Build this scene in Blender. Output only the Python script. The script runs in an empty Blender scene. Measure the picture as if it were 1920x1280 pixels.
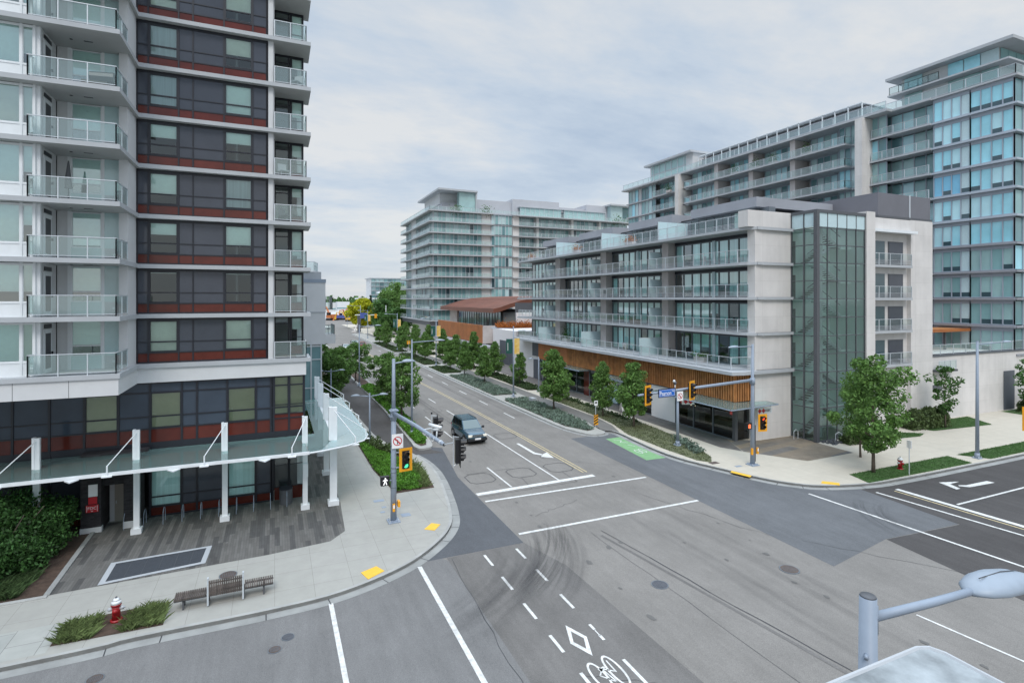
import bpy, math, random
from mathutils import Vector, Matrix
R=math.radians
random.seed(7)
C=bpy.context.scene.collection
scn=bpy.context.scene
# ---------------------------------------------------------------- camera, sky, sun, exposure
cam_d=bpy.data.cameras.new('camera'); cam=bpy.data.objects.new('camera',cam_d); C.objects.link(cam)
cam_d.sensor_width=36; cam_d.lens=36*1020/1920; cam_d.shift_y=-80/1920; cam_d.clip_end=5000; cam_d.clip_start=.1
cam.location=(0,0,12); cam.rotation_euler=(R(90),0,-math.atan(445/1020)); scn.camera=cam
scn.view_settings.view_transform='Standard'; scn.view_settings.look='None'; scn.view_settings.gamma=1
scn.view_settings.exposure=0.03
SUN_EL,SUN_AZ=R(48),R(200)     # azimuth clockwise from +Y
w=bpy.data.worlds.new('World'); scn.world=w; w.use_nodes=True
def build_world():
    nt=w.node_tree; N=nt.nodes; L=nt.links; N.clear()
    out=N.new('ShaderNodeOutputWorld'); bg=N.new('ShaderNodeBackground')
    sky=N.new('ShaderNodeTexSky'); sky.sky_type='NISHITA'; sky.sun_disc=False
    sky.sun_elevation=SUN_EL; sky.sun_rotation=SUN_AZ
    tc=N.new('ShaderNodeTexCoord'); sep=N.new('ShaderNodeSeparateXYZ'); L.new(tc.outputs['Generated'],sep.inputs[0])
    def M(op,a,b=None,c=None,clamp=False):
        m=N.new('ShaderNodeMath'); m.operation=op; m.use_clamp=clamp
        for i,x in enumerate((a,b,c)):
            if x is None: continue
            if isinstance(x,(int,float)): m.inputs[i].default_value=x
            else: L.new(x,m.inputs[i])
        return m.outputs[0]
    z=M('MAXIMUM',sep.outputs[2],0.0)
    den=M('ADD',z,0.16)
    comb=N.new('ShaderNodeCombineXYZ'); L.new(M('DIVIDE',sep.outputs[0],den),comb.inputs[0]); L.new(M('DIVIDE',sep.outputs[1],den),comb.inputs[1])
    def noise(sc,det,rough,dist,off):
        mp=N.new('ShaderNodeMapping'); mp.inputs['Location'].default_value=off; mp.inputs['Rotation'].default_value=(0,0,.41); mp.inputs['Scale'].default_value=(.62,1,1)
        L.new(comb.outputs[0],mp.inputs[0]); n=N.new('ShaderNodeTexNoise'); L.new(mp.outputs[0],n.inputs['Vector'])
        n.inputs['Scale'].default_value=sc; n.inputs['Detail'].default_value=det; n.inputs['Roughness'].default_value=rough; n.inputs['Distortion'].default_value=dist
        return n.outputs[0]
    a=noise(.62,7,.6,.25,(3.1,1.7,0)); b=noise(2.0,8,.62,.2,(0.3,4.2,2))
    v=M('ADD',M('ADD',M('MULTIPLY',a,.72),M('MULTIPLY',b,.30)),-.01)
    cr=N.new('ShaderNodeValToRGB'); L.new(v,cr.inputs[0]); e=cr.color_ramp
    e.elements[0].position=.40; e.elements[0].color=(.53,.66,.84,1)
    e.elements[1].position=.585; e.elements[1].color=(.97,.99,1,1)
    e2=e.elements.new(.49); e2.color=(.72,.83,.96,1)
    # bright, thin cloud near the horizon
    hz=M('POWER',M('SUBTRACT',1.0,z,clamp=True),9.0)
    mx=N.new('ShaderNodeMix'); mx.data_type='RGBA'; L.new(M('MULTIPLY',hz,.62),mx.inputs[0]); L.new(cr.outputs[0],mx.inputs[6]); mx.inputs[7].default_value=(.93,.94,.95,1)
    # overcast sky is brighter towards the zenith
    up=M('SUBTRACT',z,.48,clamp=True); boost=M('ADD',1.0,M('MULTIPLY',up,6.5))
    sc=N.new('ShaderNodeVectorMath'); sc.operation='SCALE'; L.new(mx.outputs[2],sc.inputs[0]); L.new(M('MULTIPLY',boost,8.2),sc.inputs['Scale'])
    ad=N.new('ShaderNodeMix'); ad.data_type='RGBA'; ad.inputs[0].default_value=.12; L.new(sc.outputs[0],ad.inputs[6]); L.new(sky.outputs[0],ad.inputs[7])
    L.new(ad.outputs[2],bg.inputs[0]); bg.inputs[1].default_value=.1; L.new(bg.outputs[0],out.inputs[0])
build_world()
sl=bpy.data.lights.new('sun','SUN'); so=bpy.data.objects.new('sun',sl); C.objects.link(so)
sl.energy=1.5; sl.angle=R(22); sl.color=(1,.93,.84)
sd=Vector((math.sin(SUN_AZ)*math.cos(SUN_EL),math.cos(SUN_AZ)*math.cos(SUN_EL),math.sin(SUN_EL)))
so.rotation_euler=(-sd).to_track_quat('-Z','Y').to_euler(); so.location=(0,-20,60)

# ---------------------------------------------------------------- materials
MAT={}
def mat(name,col=(.5,.5,.5),rough=.6,metal=0,spec=.5,noise=0,nscale=5,bump=0,bscale=40,emit=None,es=1,stretch=None,island=0,col2=None,coat=0):
    m=bpy.data.materials.new(name); m.use_nodes=True; nt=m.node_tree; N=nt.nodes; L=nt.links
    p=N['Principled BSDF']; p.inputs['Base Color'].default_value=(*col,1); p.inputs['Roughness'].default_value=rough
    p.inputs['Metallic'].default_value=metal; p.inputs['Specular IOR Level'].default_value=spec; p.inputs['Coat Weight'].default_value=coat
    if noise or bump or island:
        tc=N.new('ShaderNodeTexCoord'); vec=tc.outputs['Object']
        if stretch:
            mp=N.new('ShaderNodeMapping'); mp.inputs['Scale'].default_value=stretch; L.new(vec,mp.inputs[0]); vec=mp.outputs[0]
        c=None
        if noise:
            n=N.new('ShaderNodeTexNoise'); n.inputs['Scale'].default_value=nscale; n.inputs['Detail'].default_value=7; n.inputs['Roughness'].default_value=.62; L.new(vec,n.inputs['Vector'])
            r=N.new('ShaderNodeValToRGB'); L.new(n.outputs[0],r.inputs[0]); r.color_ramp.elements[0].position=.3; r.color_ramp.elements[1].position=.7
            c2=col2 if col2 else tuple(x*(1+noise) for x in col); c1=tuple(x*(1-noise) for x in col) if not col2 else col
            r.color_ramp.elements[0].color=(*c1,1); r.color_ramp.elements[1].color=(*[min(1,x) for x in c2],1); c=r.outputs[0]
        if island:
            g=N.new('ShaderNodeNewGeometry'); h=N.new('ShaderNodeHueSaturation'); h.inputs['Color'].default_value=(*col,1)
            if c: L.new(c,h.inputs['Color'])
            mr=N.new('ShaderNodeMapRange'); L.new(g.outputs['Random Per Island'],mr.inputs[0]); mr.inputs[3].default_value=1-island; mr.inputs[4].default_value=1+island
            L.new(mr.outputs[0],h.inputs['Value'])
            c=h.outputs[0]
        if c: L.new(c,p.inputs['Base Color'])
        if bump:
            b=N.new('ShaderNodeBump'); b.inputs['Strength'].default_value=bump; b.inputs['Distance'].default_value=.02
            n2=N.new('ShaderNodeTexNoise'); n2.inputs['Scale'].default_value=bscale; n2.inputs['Detail'].default_value=4; L.new(tc.outputs['Object'],n2.inputs['Vector'])
            L.new(n2.outputs[0],b.inputs['Height']); L.new(b.outputs[0],p.inputs['Normal'])
    if emit: p.inputs['Emission Color'].default_value=(*emit,1); p.inputs['Emission Strength'].default_value=es
    MAT[name]=m; return m
def glass(name,tint,refl=.06,base=None,wob=0):
    """thin window glass: sky reflection over a tinted see-through sheet"""
    m=bpy.data.materials.new(name); m.use_nodes=True; nt=m.node_tree; N=nt.nodes; L=nt.links; N.remove(N['Principled BSDF']); out=N['Material Output']
    t=N.new('ShaderNodeBsdfTransparent'); t.inputs[0].default_value=(*tint,1)
    g=N.new('ShaderNodeBsdfGlossy'); g.inputs['Roughness'].default_value=.03; g.inputs[0].default_value=(.93,1,1,1)
    f=N.new('ShaderNodeFresnel'); f.inputs[0].default_value=1.5
    a=N.new('ShaderNodeMath'); a.operation='ADD'; a.inputs[1].default_value=refl; L.new(f.outputs[0],a.inputs[0]); a.use_clamp=True
    if wob:
        tc=N.new('ShaderNodeTexCoord'); n=N.new('ShaderNodeTexNoise'); n.inputs['Scale'].default_value=.6; L.new(tc.outputs['Object'],n.inputs['Vector'])
        b=N.new('ShaderNodeBump'); b.inputs['Strength'].default_value=wob; b.inputs['Distance'].default_value=.05; L.new(n.outputs[0],b.inputs['Height']); L.new(b.outputs[0],g.inputs['Normal'])
    src=t.outputs[0]
    if base:
        d=N.new('ShaderNodeBsdfDiffuse'); d.inputs[0].default_value=(*base[:3],1); mm=N.new('ShaderNodeMixShader'); mm.inputs[0].default_value=base[3]; L.new(t.outputs[0],mm.inputs[1]); L.new(d.outputs[0],mm.inputs[2]); src=mm.outputs[0]
    mx=N.new('ShaderNodeMixShader'); L.new(a.outputs[0],mx.inputs[0]); L.new(src,mx.inputs[1]); L.new(g.outputs[0],mx.inputs[2]); L.new(mx.outputs[0],out.inputs[0])
    MAT[name]=m; return m
def brickmat(name,c1,c2,mortar,bw,bh,ms,rot=0,rough=.85,noise=.15,offset=.5,axis=None):
    m=bpy.data.materials.new(name); m.use_nodes=True; nt=m.node_tree; N=nt.nodes; L=nt.links; p=N['Principled BSDF']; p.inputs['Roughness'].default_value=rough
    tc=N.new('ShaderNodeTexCoord'); mp=N.new('ShaderNodeMapping'); mp.inputs['Rotation'].default_value=(0,0,rot) if axis is None else axis
    L.new(tc.outputs['Object'],mp.inputs[0]); b=N.new('ShaderNodeTexBrick'); L.new(mp.outputs[0],b.inputs['Vector'])
    b.inputs['Color1'].default_value=(*c1,1); b.inputs['Color2'].default_value=(*c2,1); b.inputs['Mortar'].default_value=(*mortar,1)
    b.inputs['Scale'].default_value=1; b.inputs['Brick Width'].default_value=bw; b.inputs['Row Height'].default_value=bh; b.inputs['Mortar Size'].default_value=ms; b.inputs['Mortar Smooth'].default_value=.1
    b.offset=offset
    n=N.new('ShaderNodeTexNoise'); n.inputs['Scale'].default_value=1.3; n.inputs['Detail'].default_value=8; n.inputs['Roughness'].default_value=.7; L.new(tc.outputs['Object'],n.inputs['Vector'])
    mr=N.new('ShaderNodeMapRange'); L.new(n.outputs[0],mr.inputs[0]); mr.inputs[1].default_value=.3; mr.inputs[2].default_value=.7; mr.inputs[3].default_value=1-noise; mr.inputs[4].default_value=1+noise
    h=N.new('ShaderNodeHueSaturation'); L.new(b.outputs[0],h.inputs['Color']); L.new(mr.outputs[0],h.inputs['Value']); L.new(h.outputs[0],p.inputs['Base Color'])
    MAT[name]=m; return m
def asphalt(name,c,tan=.0,streak=.1,rot=0,blotch=.12):
    """road surface: fine aggregate, broad blotches and wheel-path streaks running along one direction"""
    m=bpy.data.materials.new(name); m.use_nodes=True; nt=m.node_tree; N=nt.nodes; L=nt.links; p=N['Principled BSDF']; p.inputs['Roughness'].default_value=.88; p.inputs['Specular IOR Level'].default_value=.3
    tc=N.new('ShaderNodeTexCoord')
    def nz(scale,sx,sy,lo,hi,det=6,a=.3,b=.7):
        mp=N.new('ShaderNodeMapping'); mp.inputs['Rotation'].default_value=(0,0,rot); mp.inputs['Scale'].default_value=(sx,sy,1); L.new(tc.outputs['Object'],mp.inputs[0])
        n=N.new('ShaderNodeTexNoise'); n.inputs['Scale'].default_value=scale; n.inputs['Detail'].default_value=det; n.inputs['Roughness'].default_value=.65; L.new(mp.outputs[0],n.inputs['Vector'])
        mr=N.new('ShaderNodeMapRange'); L.new(n.outputs[0],mr.inputs[0]); mr.inputs[1].default_value=a; mr.inputs[2].default_value=b; mr.inputs[3].default_value=lo; mr.inputs[4].default_value=hi
        return mr.outputs[0]
    def mul(x,y):
        q=N.new('ShaderNodeMath'); q.operation='MULTIPLY'; L.new(x,q.inputs[0]); L.new(y,q.inputs[1]); return q.outputs[0]
    v=mul(mul(nz(.9,1,.055,1-streak,1+streak,5),nz(.22,1,1,1-blotch,1+blotch,8)),nz(28,1,1,.78,1.22,3))
    v=mul(v,nz(3.2,1,.3,.93,1.07,8)); v=mul(v,nz(9,1,1,.93,1.07,5)); v=mul(v,nz(.8,1,1,.94,1.0,9,.25,.45))
    h=N.new('ShaderNodeHueSaturation'); h.inputs['Color'].default_value=(c[0]*(1+tan),c[1],c[2]*(1-tan),1); L.new(v,h.inputs['Value']); L.new(h.outputs[0],p.inputs['Base Color'])
    b=N.new('ShaderNodeBump'); b.inputs['Strength'].default_value=.25; b.inputs['Distance'].default_value=.01
    n=N.new('ShaderNodeTexNoise'); n.inputs['Scale'].default_value=60; L.new(tc.outputs['Object'],n.inputs['Vector']); L.new(n.outputs[0],b.inputs['Height']); L.new(b.outputs[0],p.inputs['Normal'])
    MAT[name]=m; return m
def leafmat(name,c,var=.45,tr=.25):
    m=mat(name,c,.6,spec=.3,noise=.35,nscale=1.6,island=var)
    nt=m.node_tree; N=nt.nodes; L=nt.links; p=N['Principled BSDF']; t=N.new('ShaderNodeBsdfTranslucent'); mx=N.new('ShaderNodeMixShader'); mx.inputs[0].default_value=tr
    src=p.inputs['Base Color'].links[0].from_socket; L.new(src,t.inputs[0]); L.new(p.outputs[0],mx.inputs[1]); L.new(t.outputs[0],mx.inputs[2]); L.new(mx.outputs[0],N['Material Output'].inputs[0])
    return m
asphalt('asphalt',(.200,.193,.183),tan=.02,streak=.06)
asphalt('asphalt_cross',(.172,.170,.168),rot=R(90))
asphalt('asphalt_brown',(.150,.146,.142),tan=.02,streak=.12,rot=R(38),blotch=.15)
asphalt('asphalt_patch',(.098,.103,.112),streak=.05,blotch=.08)
asphalt('asphalt_patch_right',(.125,.13,.137),streak=.1)
asphalt('asphalt_dark',(.072,.068,.067),streak=.15)
asphalt('path_asphalt',(.17,.165,.155),streak=.08)
asphalt('path_asphalt_dark',(.085,.08,.078),streak=.08)
brickmat('concrete_walk',(.345,.34,.31),(.36,.353,.325),(.235,.23,.21),1.5,1.5,.008,offset=0,noise=.07)
brickmat('concrete_walk_warm',(.49,.45,.375),(.505,.465,.39),(.37,.34,.29),1.6,1.6,.008,offset=0,noise=.06)
mat('kerb',(.36,.36,.345),.85,noise=.15,nscale=1.2,bump=.2)
mat('gutter',(.29,.295,.285),.85,noise=.18,nscale=.8,bump=.2)
def plank_pavers():
    m=brickmat('pavers_grey',(.105,.10,.093),(.14,.135,.126),(.075,.073,.07),.9,.115,.005,rot=R(90),noise=.12); nt=m.node_tree; N=nt.nodes; L=nt.links; p=N['Principled BSDF']; src=p.inputs['Base Color'].links[0].from_socket
    tc=N.new('ShaderNodeTexCoord'); mp=N.new('ShaderNodeMapping'); mp.inputs['Rotation'].default_value=(0,0,R(90)); L.new(tc.outputs['Object'],mp.inputs[0]); b=N.new('ShaderNodeTexBrick'); L.new(mp.outputs[0],b.inputs['Vector'])
    b.inputs['Scale'].default_value=1; b.inputs['Brick Width'].default_value=2.3; b.inputs['Row Height'].default_value=.23; b.inputs['Mortar Size'].default_value=0; b.inputs['Color1'].default_value=(0,0,0,1); b.inputs['Color2'].default_value=(1,1,1,1); b.offset=.37; b.offset_frequency=3
    r_=N.new('ShaderNodeValToRGB'); L.new(b.outputs[0],r_.inputs[0]); r_.color_ramp.interpolation='CONSTANT'; r_.color_ramp.elements[0].color=(1.05,1.05,1.05,1); r_.color_ramp.elements[1].position=.68; r_.color_ramp.elements[1].color=(.66,.67,.69,1)
    x=N.new('ShaderNodeMix'); x.data_type='RGBA'; x.blend_type='MULTIPLY'; x.inputs[0].default_value=1; L.new(src,x.inputs[6]); L.new(r_.outputs[0],x.inputs[7]); L.new(x.outputs[2],p.inputs['Base Color'])
plank_pavers()
brickmat('pavers_right',(.24,.19,.13),(.12,.12,.12),(.13,.12,.1),7,.8,.006,rot=R(-8),noise=.2)
brickmat('pavers_shop',(.11,.10,.095),(.15,.14,.13),(.08,.08,.08),1.2,.3,.006,rot=R(90),noise=.2)
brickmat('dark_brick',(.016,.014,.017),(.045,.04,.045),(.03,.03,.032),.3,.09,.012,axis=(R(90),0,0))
mat('paint_white',(.62,.62,.60),.75,noise=.25,nscale=5)
mat('paint_yellow',(.56,.46,.26),.7,noise=.35,nscale=6)
mat('paint_green',(.20,.38,.18),.75,noise=.15,nscale=3)
mat('pad_yellow',(.8,.48,.05),.6,noise=.06)
mat('oil_spot',(.12,.116,.11),.6)
mat('sealant',(.045,.045,.05),.6)
mat('soil',(.07,.045,.032),.95,noise=.35,nscale=4,bump=.6,bscale=20)
mat('lawn',(.055,.11,.03),.95,noise=.35,nscale=3,bump=.9,bscale=90)
mat('ground_far',(.17,.18,.15),.95,noise=.25,nscale=.02)
mat('lot_far',(.5,.5,.49),.9,noise=.12,nscale=.05)
mat('stucco',(.60,.61,.62),.8,noise=.05,nscale=.8)
mat('slab_white',(.42,.44,.46),.75,noise=.06,nscale=1.2)
mat('soffit',(.44,.45,.44),.85,noise=.05,nscale=.8)
mat('white_metal',(.74,.77,.79),.35,noise=.04,nscale=3)
mat('grey_metal',(.26,.31,.38),.5,metal=.0,noise=.06,nscale=3)
mat('rail_metal',(.56,.60,.63),.4,metal=.2)
mat('dark_frame',(.018,.020,.028),.35)
mat('mid_frame',(.13,.15,.17),.4)
mat('red_panel',(.105,.020,.013),.12,noise=.25,nscale=.9,spec=.5)
mat('grey_panel',(.062,.070,.088),.10,noise=.12,nscale=.5)
mat('blue_panel',(.05,.066,.09),.10,noise=.15,nscale=.5)
mat('charcoal',(.09,.095,.105),.5,noise=.1)
def concrete_panels():
    m=mat('concrete',(.66,.635,.615),.85,noise=.07,nscale=.55); nt=m.node_tree; N=nt.nodes; L=nt.links; p=N['Principled BSDF']; src=p.inputs['Base Color'].links[0].from_socket
    tc=N.new('ShaderNodeTexCoord'); sp=N.new('ShaderNodeSeparateXYZ'); L.new(tc.outputs['Object'],sp.inputs[0]); ad=N.new('ShaderNodeMath'); L.new(sp.outputs[0],ad.inputs[0]); L.new(sp.outputs[1],ad.inputs[1])
    cb=N.new('ShaderNodeCombineXYZ'); L.new(ad.outputs[0],cb.inputs[0]); L.new(sp.outputs[2],cb.inputs[1])
    b=N.new('ShaderNodeTexBrick'); L.new(cb.outputs[0],b.inputs['Vector']); b.offset=0; b.inputs['Scale'].default_value=1; b.inputs['Brick Width'].default_value=2.4; b.inputs['Row Height'].default_value=1.5; b.inputs['Mortar Size'].default_value=.012
    b.inputs['Color1'].default_value=(1,1,1,1); b.inputs['Color2'].default_value=(.94,.94,.94,1); b.inputs['Mortar'].default_value=(.82,.81,.8,1)
    mp=N.new('ShaderNodeMapping'); mp.inputs['Scale'].default_value=(1.6,.13,1); L.new(cb.outputs[0],mp.inputs[0]); n=N.new('ShaderNodeTexNoise'); n.inputs['Scale'].default_value=1; n.inputs['Detail'].default_value=7; L.new(mp.outputs[0],n.inputs['Vector'])
    mr=N.new('ShaderNodeMapRange'); L.new(n.outputs[0],mr.inputs[0]); mr.inputs[1].default_value=.35; mr.inputs[2].default_value=.65; mr.inputs[3].default_value=.95; mr.inputs[4].default_value=1.02
    x=N.new('ShaderNodeMix'); x.data_type='RGBA'; x.blend_type='MULTIPLY'; x.inputs[0].default_value=1; L.new(src,x.inputs[6]); L.new(b.outputs[0],x.inputs[7])
    h=N.new('ShaderNodeHueSaturation'); L.new(x.outputs[2],h.inputs['Color']); L.new(mr.outputs[0],h.inputs['Value']); L.new(h.outputs[0],p.inputs['Base Color'])
concrete_panels()
mat('concrete_brown',(.50,.46,.445),.85,noise=.1,nscale=.7)
mat('metal_screen',(.30,.31,.34),.5,noise=.1,nscale=.4)
mat('corten',(.36,.125,.035),.62,noise=.22,nscale=.5)
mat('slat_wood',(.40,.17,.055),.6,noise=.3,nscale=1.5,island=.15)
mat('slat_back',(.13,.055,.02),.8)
mat('copper_roof',(.18,.07,.045),.5,noise=.2,nscale=.25)
mat('blind',(.86,.93,.89),.8,noise=.04)
mat('blind_warm',(.80,.80,.72),.8,noise=.08,nscale=1.5); mat('blind_grey',(.55,.60,.62),.8,noise=.15,nscale=3,stretch=(4,4,.1)); mat('blind_olive',(.50,.46,.30),.8,noise=.08,nscale=1.5)
mat('curtain',(.72,.92,.90),.85,noise=.15,nscale=2,stretch=(3,3,.05),island=.25)
mat('room_wall',(.16,.17,.17),.9); mat('room_dark',(.04,.045,.05),.9); mat('room_floor',(.15,.12,.09),.8)
mat('stair_wall',(.86,.93,.90),.85)
mat('bark',(.12,.095,.075),.9,noise=.3,nscale=9)
mat('rubber',(.015,.015,.016),.75); mat('rim',(.35,.36,.38),.3,metal=.7)
mat('yellow_paint',(.82,.36,.012),.45); mat('black_plastic',(.014,.014,.016),.4); mat('lens_dark',(.03,.022,.02),.2)
mat('lamp_red',(.6,.03,.01),.4,emit=(1,.09,.03),es=1.6); mat('lamp_green',(.02,.5,.2),.4,emit=(.1,1,.5),es=1.2)
mat('lamp_white',(.8,.8,.8),.4,emit=(1,1,1),es=.7); mat('hand_red',(.7,.1,.03),.4,emit=(1,.22,.08),es=1.2)
mat('sign_blue',(.01,.13,.52),.4); mat('sign_white',(.85,.85,.85),.5); mat('sign_red',(.55,.02,.03),.45); mat('sign_black',(.02,.02,.02),.5)
mat('car_blue',(.05,.11,.16),.22,metal=.35,coat=.8,noise=.08); mat('car_trim',(.02,.022,.025),.5); mat('car_silver',(.45,.46,.48),.3,metal=.5,coat=.6); mat('car_red',(.2,.02,.02),.3,coat=.6); mat('car_white',(.7,.7,.7),.3,coat=.6); mat('car_black',(.02,.02,.023),.3,coat=.6)
mat('car_glass',(.008,.01,.012),.08,spec=.35); mat('windscreen',(.10,.15,.155),.06,spec=.9); mat('headlight',(.8,.78,.7),.2,emit=(1,.93,.75),es=.15)
mat('chrome',(.6,.62,.64),.18,metal=.9); mat('hydrant_red',(.32,.012,.016),.4,noise=.1); mat('wood_bench',(.10,.082,.072),.75,noise=.3,nscale=6,island=.3)
mat('grate',(.045,.062,.085),.5); mat('manhole',(.10,.075,.065),.7,noise=.3,nscale=9); mat('manhole_grey',(.075,.08,.095),.7,noise=.3,nscale=9)
mat('banner_green',(.015,.09,.07),.7); mat('banner_yellow',(.75,.42,.02),.7,noise=.6,nscale=2.4,col2=(.8,.62,.3))
mat('orange_machine',(.55,.17,.05),.5); mat('yellow_machine',(.7,.42,.04),.5); mat('blue_thing',(.07,.11,.36),.5)
mat('lamp_shell',(.28,.33,.39),.45,noise=.05); mat('ledge',(.29,.32,.335),.75,noise=.42,nscale=2.6,bump=.1,bscale=20); mat('door_beige',(.36,.33,.28),.6); mat('flower_orange',(.35,.11,.02),.9,noise=.4,nscale=3)
mat('frosted',(.50,.64,.67),.3,noise=.05); mat('white_wall',(.72,.69,.68),.85,noise=.04)
mat('door_grey',(.10,.11,.13),.6); mat('red_glow',(.5,.03,.03),.5,emit=(.9,.08,.06),es=.5); mat('amber_light',(.9,.5,.2),.5,emit=(1,.5,.15),es=2.0); mat('room_light',(.9,.8,.6),.5,emit=(1,.8,.5),es=1.5)
glass('glass_dark',(.84,.95,.93),.06,wob=.02); glass('glass_green',(.82,.98,.98),.24,wob=.04); glass('glass_stair',(.84,.98,.94),.03,base=(.34,.52,.46,.05),wob=.02)
glass('glass_rail_clear',(.86,.93,.92),.03,base=(.55,.68,.67,.03)); glass('glass_rail',(.82,.92,.91),.05,base=(.66,.82,.80,.15)); glass('glass_canopy',(.62,.82,.78),.06,base=(.30,.46,.44,.38)); glass('glass_canopy_pale',(.68,.84,.84),.08,base=(.50,.68,.69,.5))
glass('glass_shop',(.40,.44,.46),.03)
# opaque far-window tints (curtain seen through tinted glass)
for i,(c,r) in enumerate([((.24,.42,.43),.1),((.33,.50,.50),.1),((.14,.27,.29),.08),((.45,.60,.61),.12),((.05,.09,.105),.08)]): mat('far_glass%d'%i,c,r,noise=.12,nscale=.4,spec=.8)
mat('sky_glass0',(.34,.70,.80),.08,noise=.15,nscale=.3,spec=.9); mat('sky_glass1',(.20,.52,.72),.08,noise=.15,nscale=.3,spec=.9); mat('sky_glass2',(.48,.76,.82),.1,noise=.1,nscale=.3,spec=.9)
mat('roof_dark',(.15,.15,.17),.5,noise=.1,nscale=.4)
mat('tower_slab',(.42,.47,.53),.5)
mat('plant_grey',(.44,.45,.48),.8,noise=.06,nscale=.2)
mat('dry_turf',(.115,.125,.065),.95,noise=.4,nscale=2,bump=.9,bscale=70)
mat('far_frame',(.34,.38,.44),.45)
leafmat('dry_leaf',(.14,.165,.08),.4)
leafmat('leaf_maple',(.125,.235,.06)); leafmat('leaf_dark',(.07,.155,.04)); leafmat('leaf_light',(.12,.22,.045)); leafmat('leaf_yellow',(.42,.44,.02),.3); leafmat('leaf_bush',(.04,.10,.025),.65); leafmat('leaf_conifer',(.014,.035,.018))
leafmat('ground_green',(.10,.24,.03),.5); leafmat('grass_blade',(.15,.20,.075),.5); leafmat('sage',(.17,.23,.18),.35); leafmat('shrub_dark',(.06,.10,.038),.5); leafmat('hedge_leaf',(.085,.125,.045),.4)

# ---------------------------------------------------------------- mesh helpers
ORG={}
class MB:
    def __init__(s): s.v=[]; s.f=[]; s.m=[]; s.mats=[]
    def mi(s,m):
        if m not in s.mats: s.mats.append(m)
        return s.mats.index(m)
    def face(s,pts,m):
        b=len(s.v); s.v+= [tuple(p) for p in pts]; s.f.append(tuple(range(b,b+len(pts)))); s.m.append(s.mi(m)); return s
    def box(s,x0,y0,z0,x1,y1,z1,m,mt=None,mb=None):
        if x0>x1:x0,x1=x1,x0
        if y0>y1:y0,y1=y1,y0
        if z0>z1:z0,z1=z1,z0
        b=len(s.v); s.v+=[(x0,y0,z0),(x1,y0,z0),(x1,y1,z0),(x0,y1,z0),(x0,y0,z1),(x1,y0,z1),(x1,y1,z1),(x0,y1,z1)]
        k=s.mi(m); kt=s.mi(mt) if mt else k; kb=s.mi(mb) if mb else k
        for q,mm in (((3,2,1,0),kb),((4,5,6,7),kt),((0,1,5,4),k),((1,2,6,5),k),((2,3,7,6),k),((3,0,4,7),k)): s.f.append(tuple(b+i for i in q)); s.m.append(mm)
        return s
    def obox(s,c,u,hu,v,hv,z0,z1,m):
        """box with horizontal axes u,v"""
        c=Vector(c); u=Vector(u).normalized(); v=Vector(v).normalized(); P=[]
        for z in (z0,z1):
            for a,b in ((-1,-1),(1,-1),(1,1),(-1,1)): q=c+u*hu*a+v*hv*b; P.append((q.x,q.y,z))
        b=len(s.v); s.v+=P; k=s.mi(m)
        for q in ((3,2,1,0),(4,5,6,7),(0,1,5,4),(1,2,6,5),(2,3,7,6),(3,0,4,7)): s.f.append(tuple(b+i for i in q)); s.m.append(k)
        return s
    def prism(s,pts,z0,z1,m,mt=None,mb=None):
        n=len(pts); a=sum(pts[i][0]*pts[(i+1)%n][1]-pts[(i+1)%n][0]*pts[i][1] for i in range(n))
        if a<0: pts=pts[::-1]
        b=len(s.v); s.v+=[(p[0],p[1],z0) for p in pts]+[(p[0],p[1],z1) for p in pts]; k=s.mi(m)
        s.f.append(tuple(b+n+i for i in range(n))); s.m.append(s.mi(mt) if mt else k)
        s.f.append(tuple(b+n-1-i for i in range(n))); s.m.append(s.mi(mb) if mb else k)
        for i in range(n): s.f.append((b+i,b+(i+1)%n,b+n+(i+1)%n,b+n+i)); s.m.append(k)
        return s
    def tube(s,pts,r,m,n=8,cap=True):
        pts=[Vector(p) for p in pts]; rs=r if isinstance(r,(list,tuple)) else [r]*len(pts); k=s.mi(m); rings=[]; up=None
        for i,p in enumerate(pts):
            d=(pts[min(i+1,len(pts)-1)]-pts[max(i-1,0)]).normalized()
            a=Vector((0,0,1)) if abs(d.z)<.9 else Vector((1,0,0))
            x=d.cross(a).normalized(); y=d.cross(x).normalized()
            b=len(s.v); s.v+=[tuple(p+(x*math.cos(2*math.pi*j/n)+y*math.sin(2*math.pi*j/n))*rs[i]) for j in range(n)]; rings.append(b)
        for a,b in zip(rings,rings[1:]):
            for j in range(n): s.f.append((a+j,b+j,b+(j+1)%n,a+(j+1)%n)); s.m.append(k)
        if cap: s.f.append(tuple(rings[0]+j for j in range(n))); s.m.append(k); s.f.append(tuple(rings[-1]+n-1-j for j in range(n))); s.m.append(k)
        return s
    def cyl(s,x,y,z0,z1,r0,m,r1=None,n=12): return s.tube([(x,y,z0),(x,y,z1)],[r0,r0 if r1 is None else r1],m,n)
    def build(s,name,parent=None,smooth=False,base=None):
        me=bpy.data.meshes.new(name)
        o0=ORG[parent.name] if parent else Vector((0,0,0))
        if not parent:
            if base is None and s.v:
                xs=[p[0] for p in s.v]; ys=[p[1] for p in s.v]; zs=[p[2] for p in s.v]; base=((min(xs)+max(xs))/2,(min(ys)+max(ys))/2,min(zs))
            o0=Vector(base)
        me.from_pydata([(a-o0.x,b-o0.y,c-o0.z) for a,b,c in s.v],[],s.f)
        for mm in s.mats: me.materials.append(MAT[mm])
        me.polygons.foreach_set('material_index',s.m)
        if smooth: me.polygons.foreach_set('use_smooth',[True]*len(s.f))
        me.update(); ob=bpy.data.objects.new(name,me); C.objects.link(ob)
        if parent: ob.parent=parent
        else: ob.location=o0
        ORG[ob.name]=Vector(o0); return ob
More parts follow.
